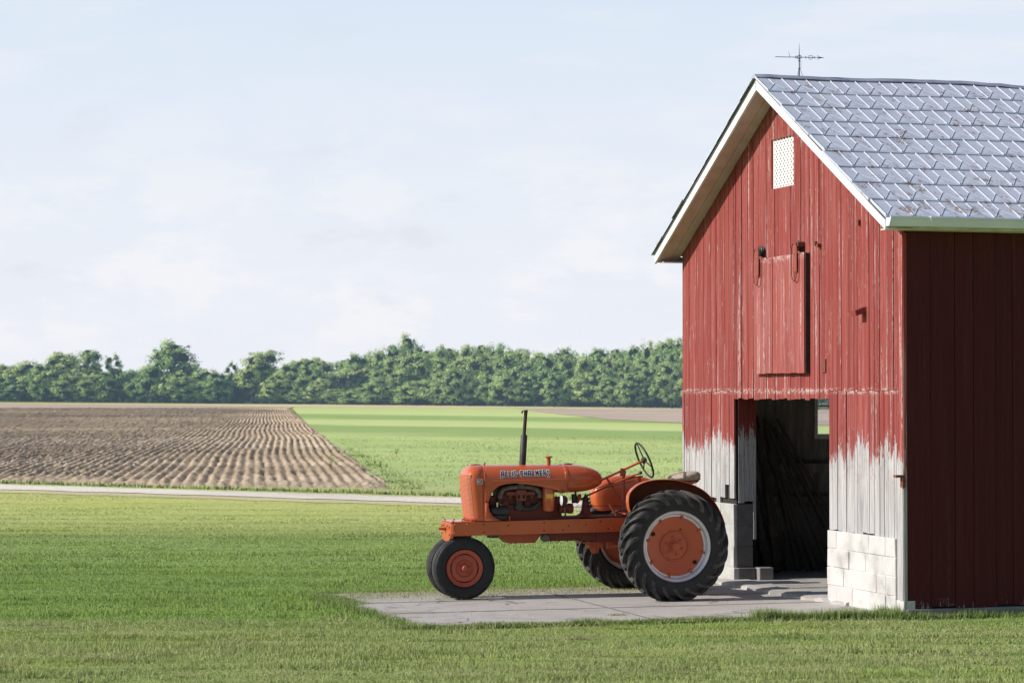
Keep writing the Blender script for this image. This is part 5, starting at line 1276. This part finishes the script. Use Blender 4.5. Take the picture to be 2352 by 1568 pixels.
plant_tree('tall', 207, 793, 92, 0, 'tall pale green tree at the left with a lopsided crown', None, 'tree')
plant_tree('open', 262, 803, 70, 10, 'sparse tree with sky showing through beside the tall pale tree', None, 'tree')
plant_tree('oak', 936, 762, 84, 90, 'single tall tree poking above the wood over the middle of the green field', None, 'tree')
for kind, px, top, wp, ex in (('bushy', -130, 815, 130, 10), ('round', -60, 826, 110, 0), ('round', 12, 832, 90, 0), ('bushy', 55, 822, 90, 0), ('round', 140, 803, 112, 0), ('dense', 100, 828, 80, -20), ('bushy', 300, 845, 90, 20), ('dense', 330, 850, 80, 0), ('bushy', 465, 842, 90, 0), ('dense', 500, 848, 70, -15), ('dense', 665, 828, 74, 0), ('dense', 560, 845, 70, 20), ('bushy', 640, 850, 80, -10), ('dense', 420, 850, 90, -25), ('dense', 230, 848, 90, -15), ('bushy', 20, 858, 90, -20), ('dense', 165, 850, 90, -30)):
    plant_tree(kind, px, top, wp, ex, 'leafy green tree in the row beyond the ploughed field', G1)
def woodtop(px):
    P = [(690, 818), (760, 812), (830, 806), (880, 796), (940, 786), (1010, 788), (1070, 790), (1130, 779), (1200, 791), (1260, 790), (1330, 791), (1390, 794), (1440, 786), (1490, 778), (1550, 768), (1700, 772), (2600, 785)]
    for (a, b), (c, d) in zip(P[:-1], P[1:]):
        if px <= c: return b + (d - b) * (px - a) / (c - a)
    return 785
px = 690
while px < 2100:
    plant_tree(tr_.choice(['round', 'tall', 'bushy', 'dense']), px, woodtop(px) + tr_.uniform(-5, 9), tr_.uniform(72, 105), tr_.uniform(35, 60), 'leafy tree in the canopy of the wood behind the green field', G2); px += tr_.uniform(26, 40)
px = 680
while px < 2100:
    plant_tree(tr_.choice(['round', 'spread', 'bushy', 'tall', 'oak']), px, woodtop(px) + tr_.uniform(14, 42), tr_.uniform(66, 105), tr_.uniform(5, 25), 'leafy tree in the canopy of the wood behind the green field', G2); px += tr_.uniform(30, 46)
px = 690
while px < 2100:
    plant_tree(tr_.choice(['bushy', 'low', 'dense', 'spread']), px, woodtop(px) + tr_.uniform(50, 88), tr_.uniform(60, 95), tr_.uniform(-14, 0), 'low leafy tree at the sunlit foot of the wood', G3); px += tr_.uniform(36, 56)
px = -200                                                  # dim second row behind the gaps of the field trees
while px < 720:
    plant_tree(tr_.choice(['dense', 'bushy', 'low']), px, 846 + tr_.uniform(-4, 8), tr_.uniform(80, 120), tr_.uniform(60, 110), 'hazy tree filling the gaps behind the field trees', 'trees behind the field row'); px += tr_.uniform(40, 60)
# dark understorey closing the foot of the wood
r = np.random.default_rng(111); n = 26000; px = -250 + 2100 * r.random(n); D = HCAM * F / (15.5 + 15.5 * px / 1570) ; D = D + r.uniform(-4, 55, n)
X = (px - 1176) / F * D; hmax = (3.0 + 4.6 * value_noise(px * .03, px * 0, 112)) * D / 500; Z = r.random(n) ** 1.4 * hmax; s_ = (D / 500 * r.uniform(.35, .8, n))[:, None]
c = np.stack([X, D, Z], -1); nr = r.normal(size=(n, 3)) * np.array([.8, .5, .5]) + np.array([-.3, -.6, .3]); nr /= np.linalg.norm(nr, axis=1)[:, None]
a = np.cross(nr, r.normal(size=(n, 3))); a /= np.linalg.norm(a, axis=1)[:, None]; b = np.cross(nr, a)
V = np.stack([c - a*s_, c - b*s_, c + a*s_, c + b*s_], 1).reshape(-1, 3)
o = mesh_np('undergrowth', V, np.arange(4*n).reshape(n, 4), M_CORE, {'rnd': ('FACE', r.random(n))}); tag(o, 'dark undergrowth along the foot of the tree line', None, None, 'stuff')

# the crop itself, sown in rows, on the near part of the field
r = np.random.default_rng(121); n = 90000; y = 55 + 75 * r.random(n) ** 1.5; x = (r.random(n) * 2 - 1) * .24 * y
row = np.round((x * .995 + y * .10) / .38) * .38; x = (row - y * .10) / .995 + r.normal(0, .16, n)
dq = (x + 3.0) * .995 + (y - 57.4) * .1001; kk = (dq > .55) & (y > zroad(x) + 5.0) & (value_noise(x * .35, y * .3, 122) + .25 * r.random(n) > .50)
scatter('crop_plants', np.stack([x[kk], y[kk], np.full(kk.sum(), -.06)], -1), .020 + .035 * r.random(kk.sum()), .030, 1.6, M_CROP, 123, label='young green plants of the crop field')
# two weeds standing in the crop
for (X, Y, hgt, lab) in ((-5.55, 74.0, .42, 'small bushy weed standing alone in the green crop left of the exhaust'), (-4.4, 92.0, .22, 'low dark clump of weed lying in the green crop')):
    mb = MB(); r4 = random.Random(int(Y))
    for k in range(26):
        a = r4.uniform(0, 6.28); l = r4.uniform(.3, 1) * hgt; p = V3((.6*l*math.cos(a)*r4.random(), .6*l*math.sin(a)*r4.random(), l)); q = V3((math.cos(a), math.sin(a), .4)) * .09 * (hgt / .4)
        mb.add([p * .0, p * .6 + V3((.006, 0, 0)), p], [(0, 1, 2)], .2); s2 = q.cross(V3((0, 0, 1))).normalized() * .03
        mb.add([p, p + q * .5 + s2, p + q, p + q * .5 - s2], [(0, 1, 2, 3)], r4.random() * .4)
    o = mb.build('weed', M_EDGE, fix=False); o.location = (X, Y, -.06); tag(o, lab, 'weed')
